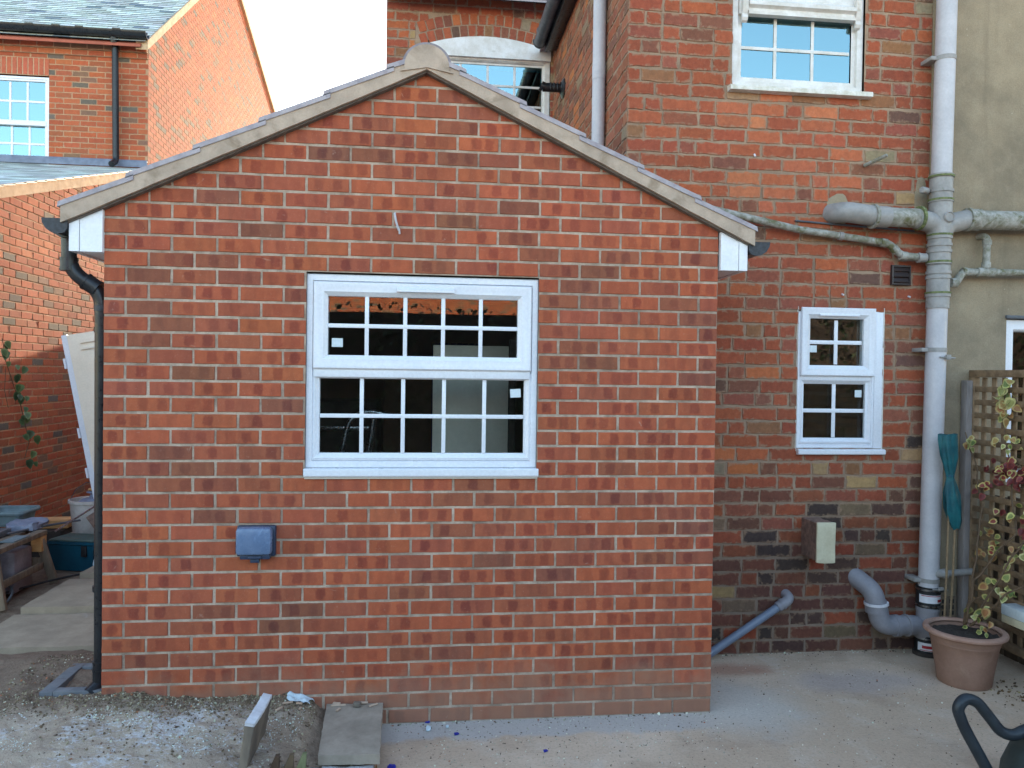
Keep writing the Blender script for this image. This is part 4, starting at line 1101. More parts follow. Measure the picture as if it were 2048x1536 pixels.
a = MB(); a.lathe((px_(0), PYC, -.01), [(.078,0),(.078,.03),(.07,.034)], 28); a.build('clay_socket', m['dark'], sp)

# thin waste pipe falling to the stack
wp = empty('waste_pipe', (3.9, .71, 2.57), 'thin mossy grey waste pipe sloping from behind the tiled roof to the soil stack', 'waste pipe')
a = MB(); a.tube([(2.95, .705, 2.745), (3.72, .71, 2.602), (4.27, .715, 2.542)], .0215, 18); a.build('pipe', m['pvc_moss'], wp)
a = MB(); a.tube(bend([(4.25, .715, 2.544), (4.31, .715, 2.535), (4.385, .71, 2.465), (4.54, .69, 2.452)], .04, 6), .0225, 18); ring(a, (4.27, .715, 2.541), (1,0,-.1), .027, .04); ring(a, (4.345, .713, 2.5), (1,0,-.9), .027, .03); ring(a, (4.40, .709, 2.464), (1,0,-.1), .027, .04); a.build('bend', m['pvc_moss'], wp)
a = MB(); ring(a, (4.51, .69, 2.452), (1,-.1,0), .028, .05); ring(a, (4.49, .693, 2.452), (1,-.1,0), .031, .012); a.build('boss', m['pvc_dark'], wp)
a = MB(); ring(a, (3.99, .712, 2.572), (1,0,-.11), .026, .025); a.box(3.98, 4.0, .72, YH, 2.565, 2.585, .002); a.build('clip', m['pvc_dark'], wp)
a = MB(); a.tube([(3.72, .757, 2.665), (4.05, .757, 2.648), (4.5, .757, 2.628)], .006, 8)
tag(a.build('overflow_wire', m['gutter_grey']), 'thin grey wire running along the old brick just under the grey branch pipe', 'wire')
wq = empty('waste_pipe', (4.95, .70, 2.38), 'short mossy waste pipe with an upright tail on the rendered wall', 'waste pipe')
a = MB(); a.tube([(4.80, .70, 2.374), (6.5, .70, 2.40)], .0215, 18); a.build('pipe', m['pvc_moss'], wq)
a = MB(); a.tube(bend([(4.70, .69, 2.303), (4.745, .70, 2.306), (4.79, .70, 2.374), (4.86, .70, 2.375)], .035, 6), .0235, 18); ring(a, (4.725, .695, 2.305), (1,0,0), .03, .04); ring(a, (4.80, .70, 2.374), (1,0,0), .028, .03); a.build('bend', m['pvc_moss'], wq)
a = MB(); a.tube(bend([(4.945, .70, 2.375), (4.95, .70, 2.60), (4.94, .78, 2.61)], .035, 6), .0215, 18); ring(a, (4.946, .70, 2.42), (0,0,1), .027, .035); ring(a, (4.949, .70, 2.56), (0,0,1), .027, .03); ring(a, (4.945, .70, 2.376), (1,0,0), .028, .12); a.build('upright_tail', m['pvc_moss'], wq)
# condensate pipe
cp = empty('condensate_pipe', (3.5, .71, .18), 'blue grey plastic pipe slanting down the old brick wall to the patio corner', 'pipe')
a = MB(); a.tube([(3.66, .715, .318), (3.18, .70, .02)], .0245, 20); a.build('pipe', m['pvc_blue'], cp)
a = MB(); a.tube(bend([(3.63, .714, .30), (3.712, .715, .352), (3.70, .80, .375)], .035, 6), .031, 20); ring(a, (3.662, .715, .32), (.85,0,.52), .035, .016); a.build('elbow', m['pvc_elbow'], cp)
# grey rainwater pipe on the wing side
gp = empty('downpipe', (2.6, 1.33, 2.7), 'slim grey downpipe on the shaded side of the old brick wing', 'downpipe')
a = MB(); a.tube([(2.607, 1.33, 2.55), (2.607, 1.33, 4.76)], .043, 20); ring(a, (2.607, 1.33, 3.72), (0,0,1), .045, .09); a.build('pipe', m['pvc'], gp)
for z in (3.1, 4.4):
    a = MB(); ring(a, (2.607, 1.33, z), (0,0,1), .047, .025); a.box(2.61, XW, 1.32, 1.34, z-.01, z+.01, .002); a.build('bracket', m['pvc'], gp)
# small wall fittings
vg = empty('vent_grille', (4.415, YH, 2.35), 'small dark brown louvred vent on the old brick wall left of the soil stack', 'vent')
a = MB(); loop_frame(a, 4.352, 4.478, 2.288, 2.412, [(0,.0),(0,-.02),(.003,-.023),(.010,-.023),(.012,-.012)], YH-.004); a.build('frame', simple('brown_vent', S(58,48,48), S(48,40,40), rough=.4), vg)
for k in range(3):
    z = 2.302+k*.035; a = MB(); a.prism([(YH-.006, z), (YH-.022, z+.002), (YH-.024, z+.008), (YH-.012, z+.033), (YH-.006, z+.033)], 'x', 4.362, 4.468); a.build('louvre', bpy.data.materials['brown_vent'], vg)
bk = empty('stone_block', (3.85, .65, .7), 'rough block with a cream painted face sticking out of the old brick wall', 'block')
def lump(mb, x0, x1, y0, y1, z0, z1, amp=.006, n=6, mi=0, mat=None, seed=0, rnd=0):
    bm = bmesh.new(); bmesh.ops.create_cube(bm, size=1); bmesh.ops.subdivide_edges(bm, edges=bm.edges[:], cuts=n, use_grid_fill=True)
    for v in bm.verts:
        p = Vector(((x0+x1)/2+v.co.x*(x1-x0), (y0+y1)/2+v.co.y*(y1-y0), (z0+z1)/2+v.co.z*(z1-z0)))
        q = noise.noise_vector(p*14+Vector((seed, seed*2, 0)))+.5*noise.noise_vector(p*37+Vector((seed, 0, 3)))
        e = sum(1 for c in v.co if abs(abs(c)-.5) < 1e-4)
        if e >= 2: p += ((Vector(((x0+x1)/2, (y0+y1)/2, (z0+z1)/2))-p).normalized())*amp*1.2
        v.co = p+q*amp
    bm.verts.index_update(); vs = [v.co.copy() for v in bm.verts]; fs = [[v.index for v in f.verts] for f in bm.faces]; bm.free()
    if mat is not None: vs = [mat @ v for v in vs]
    mb.add(vs, fs, mi); return mb
a = MB(); lump(a, 3.80, 3.912, .575, .775, .608, .842, .004, 7); a.build('block_body', m['block_side'], bk)
a = MB(); lump(a, 3.795, 3.912, .563, .578, .603, .846, .003, 6, 0, None, 5); a.build('painted_face', m['block_face'], bk)
a = MB(); a.tube([(4.16, .755, 3.02), (4.235, .64, 3.055)], .011, 10); a.tube([(4.232, .645, 3.053), (4.236, .638, 3.056)], .0085, 10)
tag(a.build('pipe_stub', m['pvc_moss']), 'short copper brown overflow stub poking from the brick below the upper window', 'pipe')
fl = empty('flue_terminal', (2.6, 3.0, 4.1), 'small black flue terminal on the wing side wall beside the arched window', 'flue')
fy, fz = 2.95, 4.215
a = MB(); a.lathe((XW-.002, fy, fz), [(.085,0),(.085,.012),(.05,.03),(.048,.035)], 24, (-1,0,0)); a.build('wall_plate', m['black'], fl)
a = MB(); a.tube([(XW-.02, fy, fz), (XW-.19, fy, fz)], .038, 20); a.tube([(XW-.185, fy, fz), (XW-.21, fy, fz+.012)], .043, 20)
for k in range(3): a.box(XW-.07-k*.03, XW-.06-k*.03, fy-.044, fy-.03, fz-.03, fz+.03, .002)
a.build('terminal', m['black'], fl)
a = MB(); a.tube([(3.455, YH-.003, 3.062), (3.457, YH-.012, 3.045)], .006, 8); tag(a.build('wall_plug', m['label_white']), 'tiny white wall plug in the mortar high on the old brick wall', 'wall plug')
for i, (x, z, lb) in enumerate(((4.035, 2.225, 'white fixing stub just above the small window on old brick'), (4.475, 2.222, 'white fixing stub below the dark louvred vent'))):
    a = MB(); a.tube([(x, YH+.002, z), (x+.004, YH-.018, z-.006)], .006, 8); tag(a.build('wall_plug', m['label_white']), lb, 'wall plug', 'white fixing stubs on the old wall')

# outdoor socket on the extension
sb = empty('outdoor_socket', (.70, 0, .88), 'blue grey weatherproof socket box low on the new brick wall', 'socket')
a = MB(); a.box(.607, .785, -.034, -.001, .827, .972, .008); a.build('back_box', m['socket_dark'], sb)
a = MB(); a.box(.612, .775, -.088, -.0345, .843, .972, .018); a.build('cover', m['socket'], sb)
a = MB(); a.box(.628, .765, -.062, -.0352, .82, .842, .004); a.box(.668, .728, -.074, -.0625, .824, .838, .004); a.box(.674, .716, -.058, -.04, .803, .8195, .003); a.build('latch', m['socket_dark'], sb)
a = MB(); a.tube(bend([(1.325, .004, 2.468), (1.322, -.018, 2.462), (1.33, -.024, 2.42), (1.343, -.02, 2.382)], .012, 5), .0055, 10); a.tube([(1.333, -.024, 2.40), (1.345, -.026, 2.385), (1.347, -.02, 2.365)], .0045, 8)
cb = empty('cable', (1.33, 0, 2.42), 'short grey cable end hanging from a hole in the brick gable', 'cable')
a.build('sheath', m['pvc'], cb)
a = MB(); a.lathe((1.325, -.0012, 2.468), [(.009,0),(.009,.0015)], 14, (0,-1,0), 0, False, True); a.build('hole', m['rubber'], cb)

# gully surround
gl = empty('gully_surround', (-.14, .18, .17), 'square grey gully surround in the soil at the foot of the black downpipe', 'gully')
for (x0, x1, y0, y1) in ((-.285, -.225, .015, .19), (-.285, -.225, .192, .375), (-.2245, .0, .015, .068), (-.2245, -.0, .322, .375)):
    a = MB(); a.box(x0, x1, y0, y1, .1, .198, .003); a.build('edging_block', m['gully'], gl)

# =================================================================== TRELLIS, POT, PLANT
tr = empty('trellis', (4.9, -.4, 0), 'weathered brown square lattice trellis panel standing at the right edge of the patio', 'trellis')
TX = 4.9; ty0, ty1 = -1.35, .74; tz0, tz1 = .12, 1.765
a = MB(); a.box(TX-.022, TX+.022, ty1-.04, ty1, tz0-.1, tz1-.045, .003); a.box(TX-.022, TX+.022, ty0, ty0+.04, tz0-.1, tz1-.045, .003)
a.box(TX-.024, TX+.024, ty0, ty1, tz1-.044, tz1, .003); a.box(TX-.022, TX+.022, ty0+.041, ty1-.041, tz0, tz0+.045, .003); a.build('frame', m['lattice'], tr)
a = MB(); b = MB()
y = ty1-.10; 
while y > ty0+.05:
    o = random.uniform(-.003,.003); a.box(TX+.003, TX+.015, y-.0165+o, y+.0165+o, tz0+.046, tz1-.0455, .002); y -= .082
z = tz1-.12
while z > tz0+.06:
    o = random.uniform(-.003,.003); b.box(TX-.0125, TX+.0005, ty0+.042, ty1-.042, z-.0175+o, z+.0175+o, .002); z -= .082
a.build('upright_slats', m['lattice'], tr); b.build('cross_slats', m['lattice'], tr)
ps = empty('fence_post', (4.87, .76, 0), 'grey weathered timber post at the wall end of the trellis', 'post')
a = MB(); a.box(4.835, 4.876, .70, .755, -.03, 1.70, .004); a.build('post', simple('grey_post', S(146,138,136), S(116,108,104), rough=.85, sc_=10, bump=.3, stretch=(1,1,.2)), ps)
# boards behind the lattice
bf = empty('board_fence', (5.0, -.3, 0), 'low dark brown board fence standing behind the trellis', 'fence')
a = MB()
y = ty1
while y > -1.6:
    a.box(5.055, 5.073, y-.115, y-.004, 0, .98+random.uniform(-.01,.01), .003); y -= .12
a.build('boards', simple('fence_boards', S(112,96,80), S(88,76,66), rough=.9, sc_=14, bump=.3, stretch=(1,1,.15)), bf)
a = MB(); a.box(5.0745, 5.11, -1.6, .74, .7, .77, .004); a.box(5.0745, 5.11, -1.6, .74, .2, .27, .004); a.build('rails', m['wood_grey'], bf)

pt_ = empty('plant_pot', (4.515, .25, 0), 'large round terracotta coloured plant pot with a pale rim by the soil stack', 'plant pot')
a = MB(); a.lathe((4.515, .25, 0), [(0.1305,0.0000),(0.1375,0.0090),(0.1479,0.0900),(0.1636,0.1800),(0.1714,0.2295),(0.1740,0.2322),(0.1740,0.2430),(0.1783,0.2457),(0.1827,0.2835),(0.1766,0.2835),(0.1653,0.2160)], 56); a.build('pot_body', m['terracotta'], pt_)
a = MB(); a.lathe((4.515, .25, 0), [(0.1783,0.2808),(0.2001,0.2772),(0.2097,0.2835),(0.2123,0.2934),(0.2079,0.3033),(0.1958,0.3078),(0.1818,0.3051),(0.1766,0.2934)], 56, None, 0, False); a.build('rim', m['terra_rim'], pt_)
a = MB(); vs = [(4.515, .25, .275)]; fs = []
nr, na = 10, 40
for i in range(1, nr+1):
    for k in range(na):
        r = .177*i/nr; an = 2*pi*k/na; x, y = 4.515+r*cos(an), .25+r*sin(an)
        vs.append((x, y,  .270+.012*noise.noise((x*30, y*30, 0))+.008*noise.noise((x*80, y*80, 0))))
for k in range(na): fs.append((0, 1+k, 1+(k+1) % na))
for i in range(nr-1):
    for k in range(na): fs.append((1+i*na+k, 1+(i+1)*na+k, 1+(i+1)*na+(k+1) % na, 1+i*na+(k+1) % na))
a.add(vs, fs); a.build('compost', m['compost'], pt_)

def leaf(mb, p, d, nrm, L, Wd, cols, curl=.25):
    """heart shaped leaf with a coloured middle and rim, cupped"""
    p = Vector(p); d = Vector(d).normalized(); nrm = (Vector(nrm)-d*Vector(nrm).dot(d)).normalized(); s_ = d.cross(nrm)
    prof = [(-.08, 0), (-.12, .22), (.05, .46), (.32, .5), (.62, .36), (.85, .16), (1.0, 0)]
    full = prof+[(t, -w_) for t, w_ in reversed(prof[1:-1])]
    def P(t, w_, k):
        tt, ww = .42+(t-.42)*k, w_*k
        return p+d*(tt*L)+s_*(ww*Wd*2*.5)+nrm*(curl*Wd*(abs(ww)*1.6)**2-curl*L*.35*(tt-.3)**2+random.uniform(-.02,.02)*L)
    n = len(full)
    vs = [P(t, w_, 1) for t, w_ in full]+[P(t, w_, .66) for t, w_ in full]+[P(.42, 0, 0)]
    b = len(mb.v); mb.add(vs, [], 0)
    for i in range(n):
        j = (i+1) % n
        mb.f.append([b+i, b+j, b+n+j, b+n+i]); mb.m.append(0); mb.at[len(mb.f)-1] = cols[0]
        mb.f.append([b+n+i, b+n+j, b+2*n]); mb.m.append(0); mb.at[len(mb.f)-1] = cols[1]
cl = empty('climbing_plant', (4.6, .33, .31), 'variegated yellow green and maroon climber growing up the trellis from the pot', 'climbing plant')
YEL = [(S(190,178,116), S(134,138,84)), (S(188,172,120), S(164,128,78)), (S(172,164,100), S(106,118,68)), (S(196,184,136), S(148,146,90)), (S(172,138,90), S(150,98,62))]
RED = [(S(128,52,54), S(104,40,46)), (S(142,66,60), S(110,44,50)), (S(196,170,110), S(140,60,56)), (S(110,48,52), S(88,36,42))]
lv = MB(); stm = MB()
stems = [[(4.56,.31,.31),(4.60,.30,.55),(4.78,.22,.85),(4.87,.36,1.15),(4.86,.42,1.45),(4.85,.40,1.72)],
         [(4.58,.28,.31),(4.66,.18,.6),(4.80,.12,.9),(4.87,.16,1.12),(4.86,.02,1.3)],
         [(4.55,.27,.31),(4.62,.12,.5),(4.70,.02,.62),(4.80,-.1,.8)],
         [(4.57,.33,.31),(4.64,.36,.6),(4.80,.50,.95),(4.82,.60,1.2),(4.80,.66,1.38)],
         [(4.53,.29,.31),(4.53,.24,.42),(4.55,.18,.50)]]
for st_ in stems:
    pth = []
    for i in range(len(st_)-1):
        A_, B_ = Vector(st_[i]), Vector(st_[i+1])
        for k in range(5):
            q = A_.lerp(B_, k/5)+noise.noise_vector(A_.lerp(B_, k/5)*9)*.02; pth.append(q)
    pth.append(Vector(st_[-1])); stm.tube(pth, [.0065*(1-.5*i/len(pth)) for i in range(len(pth))], 7)
stm.build('stems', m['stem'], cl)
def clump(c, rx, ry, rz, n, pal, L0, L1):
    for _ in range(n):
        while True:
            q = Vector((random.uniform(-1,1), random.uniform(-1,1), random.uniform(-1,1)))
            if q.length < 1: break
        p = Vector((c[0]+q.x*rx, c[1]+q.y*ry, c[2]+q.z*rz))
        d = Vector((random.uniform(-.6,.3), random.uniform(-.8,.6), random.uniform(-1.1,.15)))
        nr_ = Vector((random.uniform(-1,-.1), random.uniform(-1,-.2), random.uniform(-.1,.7)))
        L = random.uniform(L0, L1); leaf(lv, p, d, nr_, L, L*random.uniform(.75,.95), [vary(x, .1) for x in random.choice(pal)], random.uniform(.1,.6))
clump((4.85,.42,1.64), .045,.08,.10, 15, YEL, 0.043, 0.072)
clump((4.85,.40,1.52), .04,.07,.06, 7, YEL[:2]+YEL[4:], 0.036, 0.062)
clump((4.84,.35,1.34), .04,.14,.07, 9, YEL, 0.029, 0.047)
clump((4.80,.62,1.30), .04,.06,.08, 7, YEL, 0.029, 0.047)
clump((4.85,.34,1.18), .05,.22,.09, 46, RED, 0.033, 0.054)
clump((4.85,.05,1.10), .05,.12,.12, 26, RED, 0.033, 0.058)
clump((4.82,.52,1.06), .04,.06,.05, 8, RED, 0.033, 0.050)
clump((4.83,.30,.92), .06,.2,.10, 12, RED+YEL, 0.029, 0.047)
clump((4.80,.26,.72), .06,.16,.12, 16, YEL+RED[2:3], 0.033, 0.050)
clump((4.83,.12,.85), .06,.14,.12, 14, YEL+RED[:1], .032, .05)
clump((4.84,.5,.75), .05,.1,.15, 10, YEL, .032, .05)
clump((4.70,.22,.52), .09,.14,.07, 12, YEL, 0.036, 0.054)
clump((4.60,.20,.41), .10,.12,.06, 10, YEL, 0.036, 0.058)
clump((4.56,.22,.31), .07,.08,.02, 6, YEL, 0.022, 0.036)
lv.build('leaves', m['leaf'], cl, smooth=60)

# rolled teal cover on canes
tc = empty('parasol_cover', (4.60, .50, 1.1), 'teal plastic cover tied at the waist leaning on the soil stack', 'cover')
a = MB(); prof = [(1.375,.054,.026,0),(1.34,.053,.028,0),(1.25,.047,.03,.004),(1.17,.03,.026,.01),(1.13,.02,.02,.014),(1.10,.026,.022,.018),(1.02,.044,.03,.026),(.93,.048,.032,.036),(.86,.04,.028,.05),(.81,.022,.014,.06)]
vs = []; fs = []; n_ = 36
for (z, rx, ry, ox) in prof:
    for k in range(n_):
        an = 2*pi*k/n_; f = 1+.16*sin(an*5+z*9)+.1*sin(an*9-z*14)
        vs.append((4.588+ox+rx*cos(an)*f, .52+ry*sin(an)*f, z+.006*sin(an*3)))
for i in range(len(prof)-1):
    for k in range(n_): fs.append((i*n_+k, i*n_+(k+1) % n_, (i+1)*n_+(k+1) % n_, (i+1)*n_+k))
fs += [tuple(reversed(range(n_))), tuple((len(prof)-1)*n_+k for k in range(n_))]
a.add(vs, fs); a.build('sheet', m['teal_cloth'], tc, smooth=60)
a = MB(); ring(a, (4.603, .52, 1.13), (0,0,1), .024, .012); a.build('tie', m['teal'], tc)
for i, (x0, x1, lb) in enumerate(((4.585, 4.60, 'bamboo cane left of the pair under the teal cover'), (4.622, 4.645, 'bamboo cane right of the pair under the teal cover'))):
    a = MB(); a.tube([(x0, .53, .05), (x0*.5+x1*.5+.004, .525, .5), (x1, .52, .95)], .0065, 8)
    for z in (.25, .48, .7): ring(a, (x0+(x1-x0)*z+.001, .527, z), (0,0,1), .008, .006, 8)
    tag(a.build('cane', m['cane']), lb, 'cane', 'canes beside the soil stack')
a = MB(); a.tube([(4.60, .64, .512), (4.665, .62, .515)], .026, 18); a.tube([(4.66, .62, .515), (4.84, .63, .522)], .0205, 18); ring(a, (4.655, .622, .515), (1,0,0), .03, .02)
tag(a.build('waste_pipe', m['pvc_dark']), 'short level grey pipe joining the soil stack foot to the grey post', 'waste pipe')
ab = empty('air_brick', (4.78, YH, .26), 'small dark air brick low in the rendered wall behind the pot', 'air brick')
a = MB(); a.box(4.72, 4.84, YH-.012, YH, .2, .33, .003); a.build('body', m['wood_grey'], ab)
a = MB()
for i in range(2):
    for j in range(3): a.box(4.74+i*.05, 4.77+i*.05, YH-.0135, YH-.0125, .215+j*.037, .24+j*.037)
a.build('openings', m['rubber'], ab)
pb_ = empty('polystyrene_block', (4.86, .30, .4), 'pale blue white foam block wedged in the trellis at the picture edge', 'block')
a = MB(); a.box(4.80, 4.895, .12, .335, .355, .415, .006); a.build('block_top', m['sticker'], pb_)
a = MB(); a.box(4.802, 4.893, .122, .333, .31, .3545, .004); a.build('block_base', m['block_face'], pb_)

# drum with a bent hose handle in the right foreground
dr = empty('drum', (3.95, -.95, 0), 'dark grey green drum with a bent black hose handle in the right foreground', 'drum')
a = MB(); a.lathe((4.06, -.97, 0), [(.24,0),(.25,.02),(.24,.12),(.21,.2),(.165,.25),(.10,.285),(.05,.29)], 40, None, 0, True, True); a.build('drum_body', m['drum'], dr)
a = MB(); a.tube(bend([(3.79,-.95,.02), (3.725,-.92,.16), (3.645,-.9,.31), (3.615,-.9,.385), (3.648,-.9,.425), (3.70,-.9,.41), (3.76,-.9,.34), (3.80,-.91,.285), (3.85,-.92,.272), (3.90,-.92,.295), (4.0,-.94,.33)], .045, 5), .0225, 18); a.build('hose_handle', m['hose'], dr)

# =================================================================== FOREGROUND BITS
fs_ = empty('stone_flag', (1.17, -.19, .1), 'grey stone flag lying on the soil edge against the new brick wall', 'paving slab')
a = MB(); pts = [(1.026, -.010), (1.294, -.022), (1.306, -.52), (1.053, -.508)]
n_ = 14; vs = []; fs = []
for lay in (0, 1):
    for j in range(n_+1):
        for i in range(n_+1):
            u, v_ = i/n_, j/n_
            x = (pts[0][0]*(1-u)+pts[1][0]*u)*(1-v_)+(pts[3][0]*(1-u)+pts[2][0]*u)*v_
            y = (pts[0][1]*(1-u)+pts[1][1]*u)*(1-v_)+(pts[3][1]*(1-u)+pts[2][1]*u)*v_
            ed = i in (0, n_) or j in (0, n_)
            if ed: x += .004*noise.noise((x*25, y*25, 1)); y += .006*noise.noise((x*25, y*25, 8))
            z = .110+.002*(1-v_)+.003*noise.noise((x*9, y*9, 0))-(.003 if ed else 0) if lay else .066
            vs.append((x, y, z))
q = n_+1
for j in range(n_):
    for i in range(n_):
        fs.append((q*q+j*q+i, q*q+(j+1)*q+i, q*q+(j+1)*q+i+1, q*q+j*q+i+1)); fs.append((j*q+i, j*q+i+1, (j+1)*q+i+1, (j+1)*q+i))
for i in range(n_):
    for (a0, a1) in ((i, i+1), (n_*q+i+1, n_*q+i)): fs.append((a0, q*q+a0, q*q+a1, a1))
    for (a0, a1) in (((i+1)*q, i*q), (i*q+n_, (i+1)*q+n_)): fs.append((a0, q*q+a0, q*q+a1, a1))
a.add(vs, fs); a.build('slab', m['flag'], fs_, smooth=40)
a = MB(); lump(a, 1.065, 1.285, -.60, -.50, -.02, .058, .004, 5); tag(a.build('brick', simple('white_brick', S(196,194,196), S(140,128,122), rough=.9, sc_=14, bump=.3)), 'loose whitewashed brick lying below the front edge of the stone flag', 'brick')
us = empty('kerb_stone', (.79, -.475, .1), 'frosted stone kerb standing on edge in the soil left of the flag', 'kerb stone')
mt = Matrix.Translation((.792, -.475, .2)) @ Matrix.Rotation(R(-3), 4, 'Z') @ Matrix.Rotation(R(9), 4, 'Y')
a = MB(); lump(a, -.019, .019, -.14, .14, -.14, .088, .004, 9, 0, mt); a.build('stone_side', m['stone_dark'], us)
a = MB(); lump(a, -.02, .02, -.142, .142, .086, .104, .004, 9, 0, mt, 3); a.build('frosted_top', m['stone'], us)
for i, (x, y, tl, c, lb) in enumerate(((.945, -.60, .14, (104,84,68), 'dark brown stake tip, nearest the frosted kerb stone'), (1.0, -.60, .135, (126,106,84), 'middle brown stake tip beside the frosted kerb stone'), (1.05, -.61, .14, (132,134,98), 'green stained stake tip next to the stone flag'))):
    a = MB(); mt = Matrix.Translation((x-.06, y, .06)) @ Matrix.Rotation(R(12), 4, 'Y') @ Matrix.Rotation(R(random.uniform(-6,6)), 4, 'X')
    a.add([mt @ Vector(p) for p in ((-.02,-.014,-.12),(.02,-.014,-.12),(.02,.014,-.12),(-.02,.014,-.12),(-.02,-.014,tl-.10),(.02,-.014,tl-.10),(.02,.014,tl-.10),(-.02,.014,tl-.10),(-.006,-.012,tl-.03),(.01,-.012,tl-.035),(.008,.012,tl-.03),(-.008,.012,tl-.035))],
          [(3,2,1,0),(0,1,5,4),(1,2,6,5),(2,3,7,6),(3,0,4,7),(4,5,9,8),(5,6,10,9),(6,7,11,10),(7,4,8,11),(8,9,10,11)])
    tag(a.build('wooden_stake', simple('stake_'+('a','b','c')[i], S(*c), S(c[0]-24,c[1]-22,c[2]-20), rough=.9, sc_=20, bump=.4, stretch=(1,1,.2))), lb, 'stake', 'stakes in the foreground soil')
a = MB(); nn = 12; vs = []; fs = []
for j in range(nn+1):
    for i in range(nn+1):
        u, v_ = i/nn-.5, j/nn-.5; an = math.atan2(v_, u); rr_ = .75+.35*noise.noise((cos(an)*1.4, sin(an)*1.4, 2))
        x, y = .905+u*.15*rr_, -.045+v_*.10*rr_-.25*u*.1; vs.append((x, y, soil_h(x, y)+.012+.02*abs(noise.noise((x*26, y*26, 5)))))
for j in range(nn):
    for i in range(nn): fs.append((j*nn+j+i, j*nn+j+i+1, (j+1)*(nn+1)+i+1, (j+1)*(nn+1)+i))
a.add(vs, fs); tag(a.build('tissue', m['tissue'], smooth=60), 'crumpled pale blue white tissue on the soil beside the stone flag', 'tissue')
for (x, y, s_, lb) in ((1.508, -.012, .012, 'blue plastic scrap against the foot of the new wall'), (1.641, -.148, .014, 'blue plastic scrap on the pale strip, second from the flag'), (2.034, -.345, .012, 'blue plastic scrap out on the open concrete')):
    a = MB(); mt = Matrix.Translation((x, y, .006)) @ Matrix.Rotation(random.uniform(0, 3), 4, 'Z') @ Matrix.Rotation(.3, 4, 'X'); a.prism([(mt @ Vector(p)).to_2d()[:] for p in ((-s_,-s_*.6,0),(s_*.8,-s_*.8,0),(s_,s_*.3,0),(-.2*s_,s_*.9,0))], 'z', .004, .008)
    tag(a.build('plastic_scrap', m['blue']), lb, 'scrap', 'blue plastic scraps on the concrete')
for (x, y, s_, lb) in ((1.512, -.09, .022, 'pale blue paper scrap on the strip by the new wall'), (1.60, -.075, .013, 'tiny white paper scrap right of the pale blue one')):
    a = MB(); lump(a, x-s_*.6, x+s_*.6, y-s_, y+s_, .004, .014, .005, 3); tag(a.build('paper_scrap', m['tissue']), lb, 'scrap')
a = MB(); lump(a, 1.335, 1.37, -.50, -.43, .004, .02, .008, 4); tag(a.build('plastic_wrapper', m['blue']), 'crumpled blue wrapper beside the front corner of the stone flag', 'wrapper')
a = MB(); lump(a, 1.155, 1.192, -.075, -.04, .113, .135, .004, 4); tag(a.build('pebble', m['stone_dark']), 'dark pebble lying on the stone flag', 'pebble')
a = MB(); a.tube([(1.0, -.50, .055), (1.10, -.515, .05)], .004, 8); tag(a.build('nail', m['steel']), 'bright steel rod end under the front corner of the flag', 'rod')
for i, (x, y, an, L, w_) in enumerate(((.86, -.10, .25, .045, .008), (.83, -.15, 1.0, .04, .008), (.915, -.12, -.4, .03, .01), (.925, -.155, 1.3, .018, .008), (1.075, -.03, -.3, .035, .016), (1.20, -.03, .0, .045, .014), (1.085, -.05, .1, .07, .006), (1.09, -.10, 1.2, .03, .01), (1.25, -.06, .6, .045, .006))):
    z = (soil_h(x, y)+.012) if x < 1.02 else .118
    a = MB(); mt = Matrix.Translation((x, y, z)) @ Matrix.Rotation(an, 4, 'Z'); a.box(-L/2, L/2, -w_/2, w_/2, -.003, .004, .001, 0, mt)
    tag(a.build('wood_chip', simple('wood_chip', S(206,180,158), S(180,150,128), rough=.85) if i == 0 else bpy.data.materials['wood_chip']), 'pale wood splinter among the bits by the flag and the tissue', 'wood chip', 'wood splinters near the flag')
def rubble(name, n, reg, pal, smin, smax, zf):
    a = MB()
    for _ in range(n):
        x, y = reg()
        if x is None: continue
        s_ = smin*(smax/smin)**(random.random()**1.6); c = vary(wchoice(pal), .15)
        rx, ry, rz = (random.uniform(.6,1.3) for _ in range(3)); z = zf(x, y)+s_*.2
        rot = Matrix.Rotation(random.uniform(0, 6), 3, Vector((random.random(), random.random(), random.random()+.1)).normalized())
        P8 = [(1,0,0),(-1,0,0),(0,1,0),(0,-1,0),(0,0,1),(0,0,-1)]
        vs = [Vector((x, y, z))+rot @ Vector((p[0]*rx*random.uniform(.7,1.2), p[1]*ry*random.uniform(.7,1.2), p[2]*rz*.7))*s_ for p in P8]
        a.add(vs, [(0,2,4),(2,1,4),(1,3,4),(3,0,4),(2,0,5),(1,2,5),(3,1,5),(0,3,5)], 0, c)
    return tag(a.build(name, m['mixed'], None, 20), kind='stuff')
def reg_soil():
    x = random.uniform(-.5, 1.3); y = -abs(random.gauss(0, .11))+.015 if random.random() < .75 else random.uniform(-.62, .02)
    if x < 0 and random.random() < .5: y = random.uniform(.0, .7)
    if x > .99 and -.47 < y < .08 and x < 1.31: return None, None
    if x < 0 and -.29 < x and .0 < y < .38: return None, None
    return x, y
PB = [(S(118,98,84), 5), (S(142,122,106), 5), (S(166,150,132), 4), (S(98,80,70), 2), (S(204,196,186), 1.5), (S(160,104,80), .4)]
rubble('soil_rubble', 9000, reg_soil, PB, .002, .0095, soil_h)
FB = [(S(222,224,230), 4), (S(206,208,214), 2)]
def reg_fr():
    x = random.uniform(-.6, .95); y = random.uniform(-.64, -.12)
    if noise.noise((x*4, y*6, 3.3))+.5*noise.noise((x*13, y*18, 1)) < .12: return None, None
    if x > .69 and x < .8 and y < -.24: return None, None
    return x, y
rubble('frost_flakes', 5200, reg_fr, FB, .0015, .0055, lambda x, y: soil_h(x, y)-.0005)
